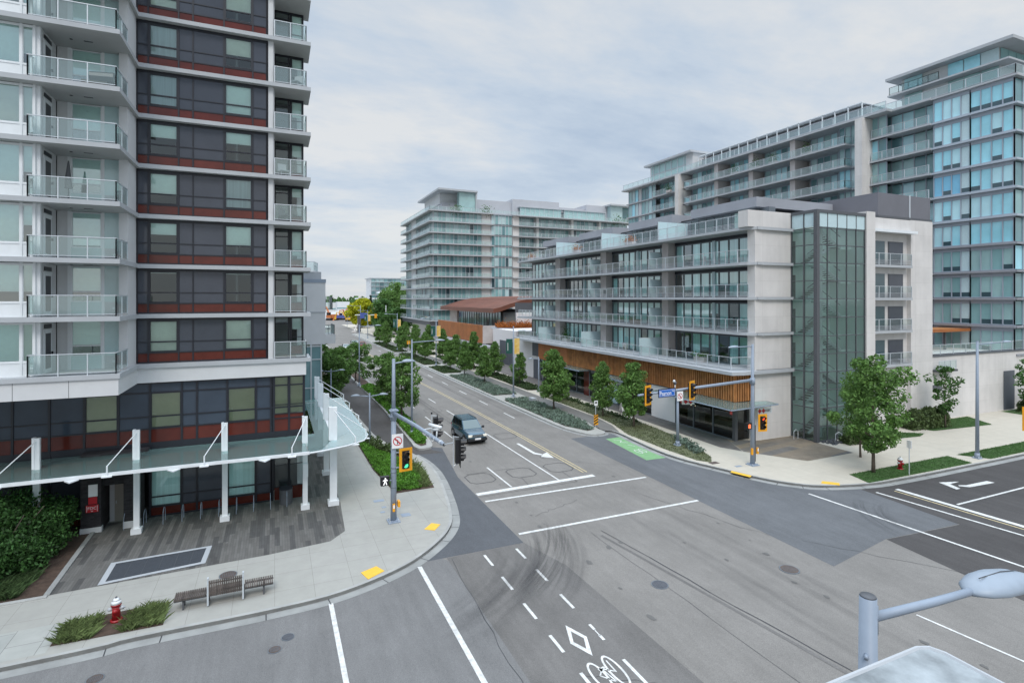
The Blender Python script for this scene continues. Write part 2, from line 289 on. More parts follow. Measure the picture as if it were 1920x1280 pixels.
def tag(o,label=None,cat=None,group=None,kind=None):
    if label: o['label']=label
    if cat: o['category']=cat
    if group: o['group']=group
    if kind: o['kind']=kind
    return o
def thing(name,label,cat,loc=(0,0,0),group=None):
    o=bpy.data.objects.new(name,None); C.objects.link(o); o.empty_display_size=.3; o.location=loc; ORG[o.name]=Vector(loc); tag(o,label,cat,group); return o
def struct(name,mb,base=None):
    o=mb.build(name,base=base or (0,0,0)); o['kind']='structure'; return o
def sheet(name,pts,z,m): return struct(name,MB().face([(p[0],p[1],z) for p in pts],m))
def copy_tree(o,parent=None):
    c=o.copy(); C.objects.link(c)
    if parent: c.parent=parent
    for ch in list(o.children): copy_tree(ch,c)
    return c
def place(o,loc,rz=0,label=None,group=None,sc=None):
    o.location=loc; o.rotation_euler=(0,0,rz)
    if label: o['label']=label
    if group: o['group']=group
    if sc: o.scale=(sc,sc,sc)
    return o
def text(s,size,m,M4,parent=None,name='lettering',ext=.004,align='CENTER',sx=1):
    cu=bpy.data.curves.new('t','FONT'); cu.body=s; cu.size=size; cu.extrude=ext; cu.align_x=align; cu.align_y='CENTER'
    t=bpy.data.objects.new('t',cu); C.objects.link(t); bpy.context.view_layer.update()
    me=bpy.data.meshes.new_from_object(t.evaluated_get(bpy.context.evaluated_depsgraph_get())); bpy.data.objects.remove(t)
    o0=ORG[parent.name] if parent else Vector((0,0,0))
    me.transform(Matrix.Translation(-o0)@M4@Matrix.Diagonal((sx,1,1,1))); me.materials.clear(); me.materials.append(MAT[m])
    ob=bpy.data.objects.new(name,me); C.objects.link(ob)
    if parent: ob.parent=parent
    ORG[ob.name]=o0; return ob
def facing(loc,ang):
    """matrix for a text plane at loc; ang = compass yaw of its outward normal about Z, 0 = facing -Y"""
    return Matrix.Translation(loc)@Matrix.Rotation(ang,4,'Z')@Matrix.Rotation(R(90),4,'X')
def inside(p,poly):
    x,y=p; c=False; n=len(poly)
    for i in range(n):
        x0,y0=poly[i][:2]; x1,y1=poly[(i+1)%n][:2]
        if (y0>y)!=(y1>y) and x<(x1-x0)*(y-y0)/(y1-y0)+x0: c=not c
    return c
def offset(pts,d):
    out=[]
    for i,p in enumerate(pts):
        a=Vector(pts[max(i-1,0)][:2]); b=Vector(pts[min(i+1,len(pts)-1)][:2]); t=(b-a).normalized(); out.append((p[0]-t.y*d,p[1]+t.x*d))
    return out
def arc(cx,cy,r,a0,a1,n=10): return [(cx+r*math.cos(R(a0+(a1-a0)*i/n)),cy+r*math.sin(R(a0+(a1-a0)*i/n))) for i in range(n+1)]
def smooth_line(p,n=5):
    out=[]
    for i in range(len(p)-1):
        p0=Vector(p[max(i-1,0)]);p1=Vector(p[i]);p2=Vector(p[i+1]);p3=Vector(p[min(i+2,len(p)-1)])
        for k in range(n):
            t=k/n; q=.5*((2*p1)+(p2-p0)*t+(2*p0-5*p1+4*p2-p3)*t*t+(3*p1-p0-3*p2+p3)*t**3); out.append((q.x,q.y))
    out.append(tuple(p[-1])); return out
H=.15
def kerb_line(mb,pts,w_,d_in,h=H+.006,gut=.42):
    """kerb on the side d_in (+left/-right) of the line, gutter pan on the road side"""
    s=1 if d_in>0 else -1; A=pts; B=offset(pts,s*w_); G2=offset(pts,-s*gut)
    for i in range(len(A)-1):
        mb.face([(*A[i],0),(*A[i+1],0),(*A[i+1],h),(*A[i],h)],'kerb'); mb.face([(*A[i],h),(*A[i+1],h),(*B[i+1],h),(*B[i],h)],'kerb')
        mb.face([(*B[i],0),(*B[i+1],0),(*B[i+1],h),(*B[i],h)],'kerb')
        if gut>0: mb.face([(*A[i],.014),(*A[i+1],.014),(*G2[i+1],.010),(*G2[i],.010)],'gutter')
        if gut>0 and i%4==0:
            a=Vector(A[i]); g2=Vector(G2[i]); t=(Vector(A[i+1])-a).normalized()*.02
            mb.face([(*(a-t),.017),(*(a+t),.017),(*(g2+t),.013),(*(g2-t),.013)],'sealant')
def line(mb,a,b,wd,m,z=.012):
    a=Vector(a);b=Vector(b);t=(b-a).normalized();n=Vector((-t.y,t.x))*wd/2
    mb.face([(*(a-n),z),(*(b-n),z),(*(b+n),z),(*(a+n),z)],m)
def leaf(mb,c,s,m,up=None):
    d=Vector((random.gauss(0,1),random.gauss(0,1),random.gauss(0,.7))).normalized(); e=d.orthogonal().normalized(); q=random.uniform(0,6.28)
    e=(e*math.cos(q)+d.cross(e)*math.sin(q)); f=d.cross(e); c=Vector(c)
    mb.face([c-e*s,c-f*s*.55,c+e*s,c+f*s*.55],m)
def blade(mb,x,y,z,h,wd,m,lean=.4):
    a=random.uniform(0,6.28); dx,dy=math.cos(a),math.sin(a); l=random.uniform(.2,1)*lean*h
    px,py=-dy*wd/2,dx*wd/2
    mb.face([(x-px,y-py,z),(x+px,y+py,z),(x+dx*l*.4+px*.7,y+dy*l*.4+py*.7,z+h*.65),(x+dx*l,y+dy*l,z+h)],m)
# ---------------------------------------------------------------- ground, road, walks
g=MB(); g.face([(-2500,-600,-.06),(2500,-600,-.06),(2500,3500,-.06),(-2500,3500,-.06)],'ground_far'); struct('ground',g)
r=MB(); r.face([(-60,-40,0),(150,-40,0),(150,60,0),(60,60,0),(60,230,0),(5,230,0),(5,60,0),(-60,60,0)],'asphalt'); struct('road',r)
sheet('road_far',[(5,230),(60,230),(90,420),(20,420)],-.01,'asphalt')
sheet('road_bend',[(-60,150),(5,150),(5,260),(25,420),(-160,420),(-160,260)],-.015,'path_asphalt')
LC=smooth_line([(-60,23.0),(-30,22.8),(-8,22.6),(-4.5,22.75),(-.3,22.7),(2.5,22.95),(5.3,24.1),(7.3,25.8),(8.5,27.5),(9.1,29.4),(9.6,32),(10.0,34.6),(10.2,37),(10.1,39.3),(9.75,41.2)],5)
sheet('road_cross_left',[(-60,-40),(7.6,-40),(7.3,24.0),(6.4,25.5),(4,24),(-60,23.5)],.004,'asphalt_cross')
sheet('road_bike_zone',[(7.6,-40),(12.4,-40),(12.3,13.2),(12.05,21.5),(11.25,24.3),(7.3,24.3)],.004,'asphalt_brown')
sheet('road_patch_left',[(5.2,24.36),(11.24,24.32),(11.3,35.0),(12.35,42.4),(11.4,43.2),(10.7,42.6),(9.0,44.5),(7,41)],.006,'asphalt_patch')
sheet('road_patch_right',[(23.0,16.6),(27.99,17.45),(33.4,17.05),(33.9,22.4),(33.9,23.5),(30,26),(29.2,29),(28.2,34),(28.5,40.6),(26.9,40.9),(23.3,40.8)],.004,'asphalt_patch_right')
sheet('road_cross_right',[(27.2,10),(150,10),(150,22.6),(33.85,22.6),(33.4,17.0),(28.0,17.42),(27.4,13)],.0055,'asphalt_dark')
sheet('road_light_band',[(12.4,-40),(16.6,-40),(16.2,19),(14.2,25.2),(12.6,25.2),(12.3,13.2)],.004,'asphalt')
# left block
def walk(name,pts,m,z1=H): return struct(name,MB().prism(pts,-.05,z1,'kerb',m))
LB=[(-60,60)]+LC[:]+[(9.3,41.5),(6.9,44.2),(6.3,46.5),(6.1,60),(6.0,120),(-60,120)]
LB=[(-60,23.0)]+LC[1:]+[(9.45,42.0),(8.9,43.2),(8.5,45),(7.95,48),(7.6,60),(7.4,120),(-60,120)]
walk('pavement_left',LB,'concrete_walk')
kb=MB(); kerb_line(kb,LC,.16,+1)
isl=[(9.75,41.2),(9.3,42.4),(8.75,43.6),(8.4,45.5),(7.95,48.5),(7.7,53),(7.5,62),(7.3,90)]
kerb_line(kb,smooth_line(isl,3),.12,+1,gut=0); struct('kerb_left',kb)
# bike path left and the planted island beside the carriageway
sheet('bike_path_left',[(7.5,41.8),(12.1,41.0),(10.9,43.3),(10.6,47.8),(10.7,59),(10.6,75),(10.2,150),(7.2,150),(7.4,62),(7.7,52),(8.4,45.5)],.010,'path_asphalt_dark')
IL=[(10.2,150),(10.6,75),(10.7,59),(10.45,47.8),(10.35,44.6),(10.25,43.2),(10.5,42.5),(11.05,42.35),(11.6,42.7),(11.9,44),(12.1,47.2),(12.2,53),(12.4,61.4),(12.5,71),(12.4,100),(12.3,150)]
walk('island_left',IL,'kerb',H)
# right block
RC=smooth_line([(27.75,41.3),(27.9,40.2),(27.6,37),(27.45,34),(27.75,31.6),(28.6,29.0),(29.6,26.3),(30.7,24.7),(32.1,23.7),(35,22.85),(38.3,22.6),(45,22.5),(60,22.45),(150,22.4)],5)
RB=RC+[(150,260),(30.9,260),(30.9,230),(30.8,89),(30.6,63),(31.0,50),(30.4,45.6),(29.3,43.0),(28.3,41.6)]
RB=RC+[(150,260),(28,260),(28,150),(28.1,89),(28.0,55),(28.0,46),(27.6,42.2)]
walk('pavement_right',RB,'concrete_walk_warm')
kr=MB(); kerb_line(kr,RC,.16,+1); struct('kerb_right',kr)
IR=[(24.0,190),(24.15,92),(24.2,65),(24.2,50),(24.4,44),(25.2,41.2),(25.9,40.7),(26.7,40.8),(27.1,41.3),(27.05,42.2),(27.7,45.5),(27.95,53),(28.0,66),(28.0,190)]
walk('island_right',IR,'concrete_walk')
ki=MB(); kerb_line(ki,smooth_line([(24.0,190),(24.15,92),(24.2,65),(24.2,50),(24.4,44),(25.2,41.2),(25.9,40.7),(26.7,40.8),(27.1,41.3)],4),.16,+1,gut=.3); struct('kerb_island_right',ki)
ki=MB(); kerb_line(ki,smooth_line([(10.25,43.2),(10.5,42.5),(11.05,42.35),(11.6,42.7),(11.9,44),(12.1,47.2),(12.2,53),(12.4,61.4),(12.5,71),(12.4,100),(12.3,150)],4),.14,+1,gut=.0); struct('kerb_island_left',ki)
BP=[(28.0,40.0),(29.2,45.5),(29.45,54),(29.4,62),(29.5,89),(29.2,150),(27.6,150),(27.9,89),(27.95,62),(27.75,50),(27.4,45),(26.95,41.5)]
sheet('bike_path_right',[(28.15,40.6),(29.0,43.0),(29.5,46.5),(29.6,54),(29.6,62),(29.7,89),(29.5,190),(27.9,190),(28.05,89),(28.05,62),(28.0,53),(27.8,46.0),(27.2,42.4),(27.25,41.6)],H+.004,'path_asphalt')
struct('bike_ramp_right',MB().face([(27.05,41.6,.008),(27.9,40.4,.008),(28.25,41.1,H+.006),(27.2,42.4,H+.006)],'path_asphalt'))
sheet('road_green_lane',[(26.0,39.5),(27.6,39.55),(27.05,33.0),(25.35,33.1)],.010,'paint_green')
# paved aprons
sheet('apron_left',[(-8.5,34.9),(-8.35,27.35),(-.25,27.62),(2.5,27.95),(3.3,28.9),(3.5,33),(3.6,60),(1.7,60),(1.7,34.9)],H+.004,'pavers_grey')
sheet('apron_right',[(36.9,33.5),(35.1,35),(33.35,31.5),(35.7,27.8),(40.9,27.9),(41.0,33.5)],H+.004,'pavers_right')
sheet('shop_apron',[(32.6,33.2),(33.35,31.6),(35.1,35),(38.8,35),(38.8,95),(33.3,95),(33.0,45)],H+.0045,'pavers_shop')
brickmat('pavement_slabs',(.34,.35,.33),(.37,.375,.35),(.2,.2,.19),1.3,1.05,.012,rot=R(90),offset=.3,noise=.1)
sheet('walk_slabs_left',[(-60,23.0),(-7.05,22.95),(-7.0,24.85),(-60,25.2)],H+.004,'pavement_slabs')

# painted markings
P=MB()
line(P,(2.03,22.5),(2.1,8),.17,'paint_white'); line(P,(5.95,24.0),(6.08,8),.19,'paint_white')          # crosswalk over the side street
line(P,(11.35,31.42),(19.9,31.68),.42,'paint_white'); line(P,(11.42,30.15),(22.9,29.95),.2,'paint_white'); line(P,(11.42,25.3),(23.1,25.26),.2,'paint_white')
line(P,(17.25,31.8),(17.25,45.2),.12,'paint_white'); line(P,(13.85,31.8),(13.85,36.2),.12,'paint_white')
line(P,(17.25,46.0),(17.25,50.0),.12,'paint_white')
for y in (53.5,61,68.5,76,84,92,100,110,120): line(P,(17.0 if y<70 else 16.7,y),(16.95 if y<70 else 16.7,y+3),.12,'paint_white')
for y in (45,51.7,59,67,75,83,92,101,112): line(P,(14.05,y),(14.05,y+2.6),.12,'paint_white')
for y in (50,57.5,65,73,81,90,100,112,125,138): line(P,(22.1,y),(22.1,y+2.8),.12,'paint_white')
line(P,(30.15,23.4),(30.78,12.5),.16,'paint_white'); line(P,(34.2,21.9),(35.0,12.5),.16,'paint_white'); line(P,(35.95,21.75),(36.3,12.5),.34,'paint_white'); line(P,(36.5,18.7),(150,18.6),.14,'paint_white')
line(P,(22.35,12.8),(22.95,8),.10,'paint_white')
for y0,y1 in ((22.76,23.88),(20.57,21.7),(18.34,19.47),(16.23,17.25),(12.6,15.12)):
    line(P,(9.0,y0),(9.0,y1),.12,'paint_white')
    if not 16<y0<17: line(P,(10.64,y0+.05),(10.64,y1),.12,'paint_white')
line(P,(10.64,16.9),(10.64,17.25),.11,'paint_white'); line(P,(10.63,16.5),(10.63,16.86),.05,'paint_white'); line(P,(10.63,16.25),(10.63,16.55),.11,'paint_white')
# diamond and bicycle symbol
do=[(9.8,17.55),(10.16,16.65),(9.8,15.68),(9.44,16.55)]; di=[(9.8,17.15),(10.02,16.62),(9.8,16.08),(9.58,16.58)]
for i in range(4): P.face([(*do[i],.012),(*do[(i+1)%4],.012),(*di[(i+1)%4],.012),(*di[i],.012)],'paint_white')
def ring(mb,cx,cy,rx,ry,wd,m,z=.012,n=28):
    for i in range(n):
        a,b=2*math.pi*i/n,2*math.pi*(i+1)/n
        mb.face([(cx+rx*math.cos(a),cy+ry*math.sin(a),z),(cx+rx*math.cos(b),cy+ry*math.sin(b),z),(cx+(rx-wd)*math.cos(b),cy+(ry-wd*1.3)*math.sin(b),z),(cx+(rx-wd)*math.cos(a),cy+(ry-wd*1.3)*math.sin(a),z)],m)
ring(P,9.48,14.72,.25,.72,.075,'paint_white'); ring(P,10.1,14.78,.25,.78,.075,'paint_white')
line(P,(9.5,14.75),(9.72,15.0),.05,'paint_white'); line(P,(9.72,15.02),(10.05,14.75),.05,'paint_white'); line(P,(9.6,15.0),(9.85,15.05),.1,'paint_white'); line(P,(9.5,14.75),(9.85,14.3),.05,'paint_white'); line(P,(9.72,15.0),(9.85,14.3),.05,'paint_white'); line(P,(10.08,15.3),(10.08,14.7),.05,'paint_white')
# turn arrows
def arrow(x,y,a,s=1):
    ca,sa=math.cos(a),math.sin(a)
    def q(u,v): return (x+(u*ca-v*sa)*s,y+(u*sa+v*ca)*s,.012)
    P.face([q(-.12,2.0),q(.12,2.0),q(.12,.1),q(-.12,-.1)],'paint_white'); P.face([q(-.12,-.1),q(.12,.1),q(.62,-.35),q(.5,-.6)],'paint_white'); P.face([q(.15,-.75),q(.95,-.02),q(1.1,-.95)],'paint_white')
P2=[(18.35,41.2),(18.6,41.2),(18.62,38.2),(18.95,37.6),(18.85,37.25),(18.35,37.9)]
P.face([(x,y,.012) for x,y in P2],'paint_white'); P.face([(18.55,37.0,.012),(19.3,36.35,.012),(19.5,37.9,.012),(18.98,37.55,.012)],'paint_white')
P.face([(43.0,20.35,.012),(43.1,19.95,.012),(40.6,20.1,.012),(40.2,20.5,.012),(40.35,20.62,.012),(40.8,20.42,.012)],'paint_white'); P.face([(41.2,21.0,.012),(39.8,21.45,.012),(39.35,20.2,.012),(39.75,20.2,.012),(40.1,20.95,.012)],'paint_white')
struct('road_markings',P)
Y=MB()
yl=[(19.7,32.5),(19.72,43),(19.62,55),(19.3,70),(18.9,82),(18.7,100),(18.7,150)]
for dx in (-.14,.14):
    for a,b in zip(yl,yl[1:]): line(Y,(a[0]+dx,a[1]),(b[0]+dx,b[1]),.085,'paint_yellow')
line(Y,(35.5,21.6),(35.85,12.5),.10,'paint_yellow')
struct('road_centre_line',Y)
G=MB()
for pts in ([(27.45,38.6),(27.0,38.6),(26.6,38.9)],[(26.3,38.2),(26.7,38.0),(26.9,37.6)]): pass
for (a,b) in (((26.4,38.9),(26.9,38.5)),((26.9,38.5),(26.5,38.1)),((26.5,38.1),(27.0,37.7)),((26.6,37.2),(26.9,36.6))): line(G,a,b,.07,'paint_white',.014)
ring(G,26.2,35.2,.2,.55,.06,'paint_white',.014,16); ring(G,26.65,35.3,.2,.55,.06,'paint_white',.014,16); line(G,(26.2,35.2),(26.65,35.3),.07,'paint_white',.014)
struct('lane_symbols',G)
# detector loops, crack sealing and slot lines
S=MB()
def loop(cx,cy,hx,hy,c=.35):
    pts=[(cx-hx+c,cy-hy),(cx+hx-c,cy-hy),(cx+hx,cy-hy+c),(cx+hx,cy+hy-c),(cx+hx-c,cy+hy),(cx-hx+c,cy+hy),(cx-hx,cy+hy-c),(cx-hx,cy-hy+c)]
    for i in range(8): line(S,pts[i],pts[(i+1)%8],.05,'sealant',.011)
loop(12.6,34.2,.9,.95); loop(15.6,34.2,.9,.95); loop(18.5,34.2,.9,.95); loop(18.5,43.9,.9,.9); loop(18.4,50.0,.9,.9); loop(15.6,57,.9,.9)
for a,b in (((15.2,33.25),(14.9,31.0)),((18.3,33.25),(18.2,31.0)),((11.4,30.95),(18.2,31.05)),((12.0,35.3),(15,35.3))): line(S,a,b,.03,'sealant',.011)
def crack(a,b,n,amp,wd=.03):
    a=Vector(a);b=Vector(b);prev=a
    for i in range(1,n+1):
        q=a.lerp(b,i/n)+Vector((random.uniform(-amp,amp),random.uniform(-amp,amp))); line(S,prev,q,wd*random.uniform(.6,1.3),'sealant',.0105); prev=q
crack((7.5,24.1),(7.0,14),12,.08,.025); crack((15.5,24),(17.5,8),14,.06,.05); crack((14.9,24),(15.1,10),12,.05,.02); crack((16.2,54),(17.8,56.5),5,.2); crack((21,52),(23.4,51.2),5,.15); crack((24.5,37.5),(26.2,35.5),5,.2)
line(S,(15.2,23.5),(17.35,8),.16,'asphalt_brown',.0095)
for _ in range(46):
    x,y_=random.uniform(12,22),random.uniform(9,60); 
    if random.random()<.5: x=random.choice((15.5,18.6,13.0,21))+random.uniform(-.25,.25)
    n_=9; rr_=random.uniform(.04,.16); S.face([(x+rr_*random.uniform(.6,1.2)*math.cos(6.283*k/n_),y_+1.6*rr_*random.uniform(.6,1.2)*math.sin(6.283*k/n_),.0107+.0001*_) for k in range(n_)],'oil_spot')
for a_,b_ in (((20.5,28),(23,20)),((9,15),(12,13)),((1.5,17),(5.5,12)),((-4,19),(-1,15)),((24,19),(29,12)),((13.2,27),(16.5,28.2)),((19,36),(22.5,33))): crack(a_,b_,11,.14,.018)
struct('road_seams',S)
# tyre scuffs: thin darker rubber films on the asphalt
def film(name,strength,seed,aniso):
    m=bpy.data.materials.new(name); m.use_nodes=True; nt=m.node_tree; N=nt.nodes; L=nt.links; p=N['Principled BSDF']; p.inputs['Base Color'].default_value=(.05,.05,.055,1); p.inputs['Roughness'].default_value=.8
    tc=N.new('ShaderNodeTexCoord'); mp=N.new('ShaderNodeMapping'); mp.inputs['Scale'].default_value=aniso; mp.inputs['Location'].default_value=(seed,0,0); L.new(tc.outputs['UV'],mp.inputs[0])
    n=N.new('ShaderNodeTexNoise'); n.inputs['Scale'].default_value=1; n.inputs['Detail'].default_value=6; L.new(mp.outputs[0],n.inputs['Vector'])
    mr=N.new('ShaderNodeMapRange'); L.new(n.outputs[0],mr.inputs[0]); mr.inputs[1].default_value=.42; mr.inputs[2].default_value=.75; mr.inputs[3].default_value=0; mr.inputs[4].default_value=strength
    sp=N.new('ShaderNodeSeparateXYZ'); L.new(tc.outputs['UV'],sp.inputs[0])
    def edge(o):
        a=N.new('ShaderNodeMath'); a.operation='PINGPONG'; a.inputs[1].default_value=.5; L.new(o,a.inputs[0]); b=N.new('ShaderNodeMath'); b.operation='MULTIPLY'; b.inputs[1].default_value=4; b.use_clamp=True; L.new(a.outputs[0],b.inputs[0]); return b.outputs[0]
    q=N.new('ShaderNodeMath'); q.operation='MULTIPLY'; L.new(edge(sp.outputs[0]),q.inputs[0]); L.new(edge(sp.outputs[1]),q.inputs[1])
    q2=N.new('ShaderNodeMath'); q2.operation='MULTIPLY'; L.new(q.outputs[0],q2.inputs[0]); L.new(mr.outputs[0],q2.inputs[1]); L.new(q2.outputs[0],p.inputs['Alpha'])
    MAT[name]=m
film('scuff',.38,3,(5,1.4,1)); film('scuff_fine',.42,9,(11,1.0,1)); film('stain',.22,5,(2,2,1))
def scuff(pts,wd,m,z=.018):
    L1=offset(pts,wd/2); L2=offset(pts,-wd/2); n=len(pts); me=bpy.data.meshes.new('tyre_marks'); v=[(*p,z) for p in L1]+[(*p,z) for p in L2]; f=[(i,i+1,n+i+1,n+i) for i in range(n-1)]
    me.from_pydata(v,[],f); uv=me.uv_layers.new(name='UVMap'); k=0
    for i in range(n-1):
        for (a,b) in ((0,i),(0,i+1),(1,i+1),(1,i)): uv.data[k].uv=(a,b/(n-1)); k+=1
    me.materials.append(MAT[m]); o=bpy.data.objects.new('tyre_marks',me); C.objects.link(o); o['kind']='structure'
scuff(arc(4.5,26.5,8.5,-55,-5,16),3.6,'scuff_fine',.016); scuff(arc(3.0,27,8.6,-75,-18,16),3.0,'scuff',.0165); scuff(arc(3.5,29,10.6,-60,-15,16),1.6,'scuff_fine',.017)
scuff(arc(33.5,17.2,3.4,100,190,12),.9,'scuff',.0175); scuff(arc(34.6,16.5,5.6,115,175,12),.8,'scuff_fine',.016)
scuff([(23.0,y) for y in range(42,120,6)],1.5,'scuff_fine'); scuff([(21.2,y) for y in range(44,110,6)],.9,'scuff'); scuff([(15.6,y) for y in range(36,90,5)],1.2,'scuff')
scuff([(18.3,y) for y in range(8,30,3)],1.2,'stain'); scuff([(20.6,y) for y in range(8,30,3)],1.6,'stain')
# ---------------------------------------------------------------- planting beds
def bed(name,poly,soil='soil',z=H+.008): return sheet(name,poly,z,soil)
def scatter(name,poly,n,fn,label=None):
    xs=[p[0] for p in poly]; ys=[p[1] for p in poly]; mb=MB(); k=0
    while k<n:
        x=random.uniform(min(xs),max(xs)); y=random.uniform(min(ys),max(ys)); k+=1
        if inside((x,y),poly): fn(mb,x,y)
    o=mb.build(name); o['kind']='stuff'; o['label']=label or name.replace('_',' '); o['category']='plants'; return o
gb=[(6.15,52),(6.2,44),(6.25,38.4),(6.75,33.2),(9.2,33.3),(9.45,36),(9.5,38.5),(9.1,41),(7.9,43),(7.3,46),(7.1,52)]
bed('planting_bed',gb)
def gcov(mb,x,y):
    h=.22+.10*math.sin(x*2.1)*math.cos(y*1.7)
    for _ in range(4): leaf(mb,(x+random.uniform(-.1,.1),y+random.uniform(-.1,.1),H+random.uniform(.05,h)),random.uniform(.05,.10),'ground_green')
gb2=[(6.3,50),(6.35,38.4),(6.85,33.5),(8.4,33.5),(8.9,36),(8.9,39),(8.2,41),(7.3,43)]
scatter('ground_cover',gb2,9000,gcov,'bright green ground cover filling the corner bed by the signal pole')
def shrub(mt,h0,s=.09,k=5):
    def f(mb,x,y):
        h=h0*(.55+.45*math.sin(x*3.3+1)*math.sin(y*2.3)+.3)
        for _ in range(k): leaf(mb,(x+random.uniform(-.12,.12),y+random.uniform(-.12,.12),H+abs(random.uniform(.05,1))*h),random.uniform(.6,1.2)*s,mt)
    return f
scatter('low_hedge',[(6.5,46),(7.2,46),(7.9,43.4),(8.8,41.4),(8.3,40.9),(7.3,42.8)],1600,shrub('hedge_leaf',.75),'dense low hedge between corner bed and bike path')
def tuft(mt,h,n=7):
    def f(mb,x,y):
        for _ in range(n): blade(mb,x+random.uniform(-.06,.06),y+random.uniform(-.06,.06),H,h*random.uniform(.5,1.15),.018,mt,1.3)
    return f
scatter('ornamental_grass',[(8.2,33.6),(9.0,33.6),(9.3,36),(9.4,38.5),(9.0,40.5),(8.7,40),(8.8,36)],450,tuft('grass_blade',.32),'arching grass tufts at the kerb end of the corner bed')
hb=[(-7.03,23.3),(-7.0,24.8),(-3.75,24.9),(-3.72,23.2)]
bed('hydrant_bed',hb); scatter('hydrant_grass',[(-6.95,23.3),(-6.9,24.6),(-5.85,24.6),(-5.8,23.3)],260,tuft('grass_blade',.27,8),'spiky green grasses left of the near fire hydrant')
scatter('hydrant_grass',[(-5.0,23.3),(-4.95,24.3),(-4.3,24.7),(-3.85,24.5),(-3.8,23.3)],270,tuft('grass_blade',.30,8),'spiky green grasses right of the near fire hydrant')
il=[(10.5,140),(10.85,75),(10.9,59),(10.65,47.8),(10.6,44),(10.8,43.1),(11.3,43.3),(11.65,45),(11.9,48),(12.0,55),(12.2,71),(12.1,140)]
bed('island_bed_left',il)
scatter('island_shrubs',[(10.7,75),(10.95,59),(10.7,47.8),(10.7,44),(11.3,43.6),(11.8,47.2),(12.0,53),(12.2,75)],11000,shrub('ground_green',.42,.11,3),'leafy ground cover on the narrow island beside the bike path')
scatter('island_shrubs',[(7.0,72),(7.0,46.5),(-4,58),(-4,72)],9000,shrub('shrub_dark',.8,.16,4),'mixed green shrubs beyond the glass canopy')
bed('garden_bed',[(7.3,110),(7.2,46.4),(6.1,52.2),(4,60),(-14,60),(-14,110)])
def irr(y0,y1,x0,x1): return [(x0,y0),(x1,y0+.6),(x1+.2,(y0+y1)/2),(x1,y1-.6),(x0,y1)]
sb=[((24.75,43.6),(26.0,42.0),(26.7,42.4),(27.3,46),(27.6,50),(27.65,58.6),(24.6,58.8))]
beds_r=[[(24.8,44.5),(25.8,42.1),(26.6,42.3),(27.3,46),(27.65,52),(27.65,58.8),(24.6,58.8)],
        [(24.6,62),(27.6,61.8),(27.65,80.5),(24.55,80.5)],[(24.55,83.5),(27.6,83.5),(27.6,92.2),(24.5,92.2)],[(24.5,95.5),(27.6,95.5),(27.4,117),(24.4,117)],[(24.4,121),(27.4,121),(27.2,150),(24.3,150)]]
for i,b in enumerate(beds_r):
    bed('boulevard_bed',b); n=(4200,3600,1600,2600,2600)[i]
    scatter('sage_planting',b,n,shrub('sage' if i<2 else 'shrub_dark',.26,.10,3),'low %s planting in the %s kerbside bed from the corner'%(('grey-green' if i<2 else 'dark green'),('first','second','third','fourth','fifth')[i]))
beds_i=[[(28.3,39.6),(28.2,34.6),(28.4,31.2),(29.0,30.3),(30.1,31.6),(31.7,37),(32.2,42),(32.3,50),(32.2,58.5),(29.8,59.5),(29.8,47),(29.3,43.2)],
        [(30.0,63.8),(32.2,63.2),(32.0,83),(30.1,83.4)],[(30.1,87),(32.0,87),(31.8,108),(30.1,108)],[(30.0,112),(31.7,112),(31.5,150),(29.9,150)]]
for i,b in enumerate(beds_i):
    bed('inner_bed',b,'dry_turf' if i==0 else 'soil')
    scatter('inner_planting',b,(4200,3200,3000,3500)[i],shrub('dry_leaf' if i==0 else 'shrub_dark',.07 if i==0 else .4,.055 if i==0 else .12,3),'patchy dark green planting in the %s bed between bike path and shops'%('first','second','third','fourth')[i])
scatter('fern_planting',[(31.4,44),(32.0,42),(32.1,58),(31.5,58.8)],330,shrub('shrub_dark',.35,.10,5),'ragged dark shrubs along the back of the first inner bed')
scatter('fern_planting',[(29.4,32.4),(30.2,32.3),(31.6,36),(31.0,37)],500,shrub('sage',.45,.1,5),'grey-green shrubs near the corner lamp')
for nm,pl,lb in (('lawn_strip',[(35.55,24.55),(35.05,22.9),(46.2,22.72),(46.5,24.5)],'mown grass strip around the street tree and far hydrant'),('lawn_strip',[(47.5,24.4),(48.6,22.75),(150,22.65),(150,24.4)],'mown grass strip right of the tall lamp'),('lawn_strip',[(44.8,29.6),(51.0,28.9),(52.4,29.4),(49,31.9),(44.5,31.9)],'small grass triangle behind the street tree'),('lawn_strip',[(54.2,29.6),(62,28.9),(64,31.9),(53.5,31.9)],'grass patch by the low concrete wall'),('lawn_strip',[(70,28.9),(150,28.5),(150,31.9),(70,31.9)],'grass along the low concrete wall at right')):
    sheet('lawn',pl,H+.01,'lawn')
    xs=[p[0] for p in pl if p[0]<75]
    if min(p[0] for p in pl)<60: scatter('grass',pl if max(p[0] for p in pl)<80 else [(47.5,24.4),(48.6,22.75),(60,22.75),(60,24.4)],4500,tuft('leaf_dark',.07,3),lb)
bushp=[(-14,36),(-14,27.3),(-9.7,27.25),(-8.45,27.35),(-8.6,34.8)]
bed('shrub_bed',bushp,z=H+.012)
struct('bed_edging',MB().prism([(-8.45,27.3),(-8.25,27.3),(-8.35,34.0),(-8.55,34.0)],H,H+.06,'gutter').prism([(-20,27.1),(-8.3,27.1),(-8.3,27.3),(-20,27.3)],H,H+.05,'kerb'))

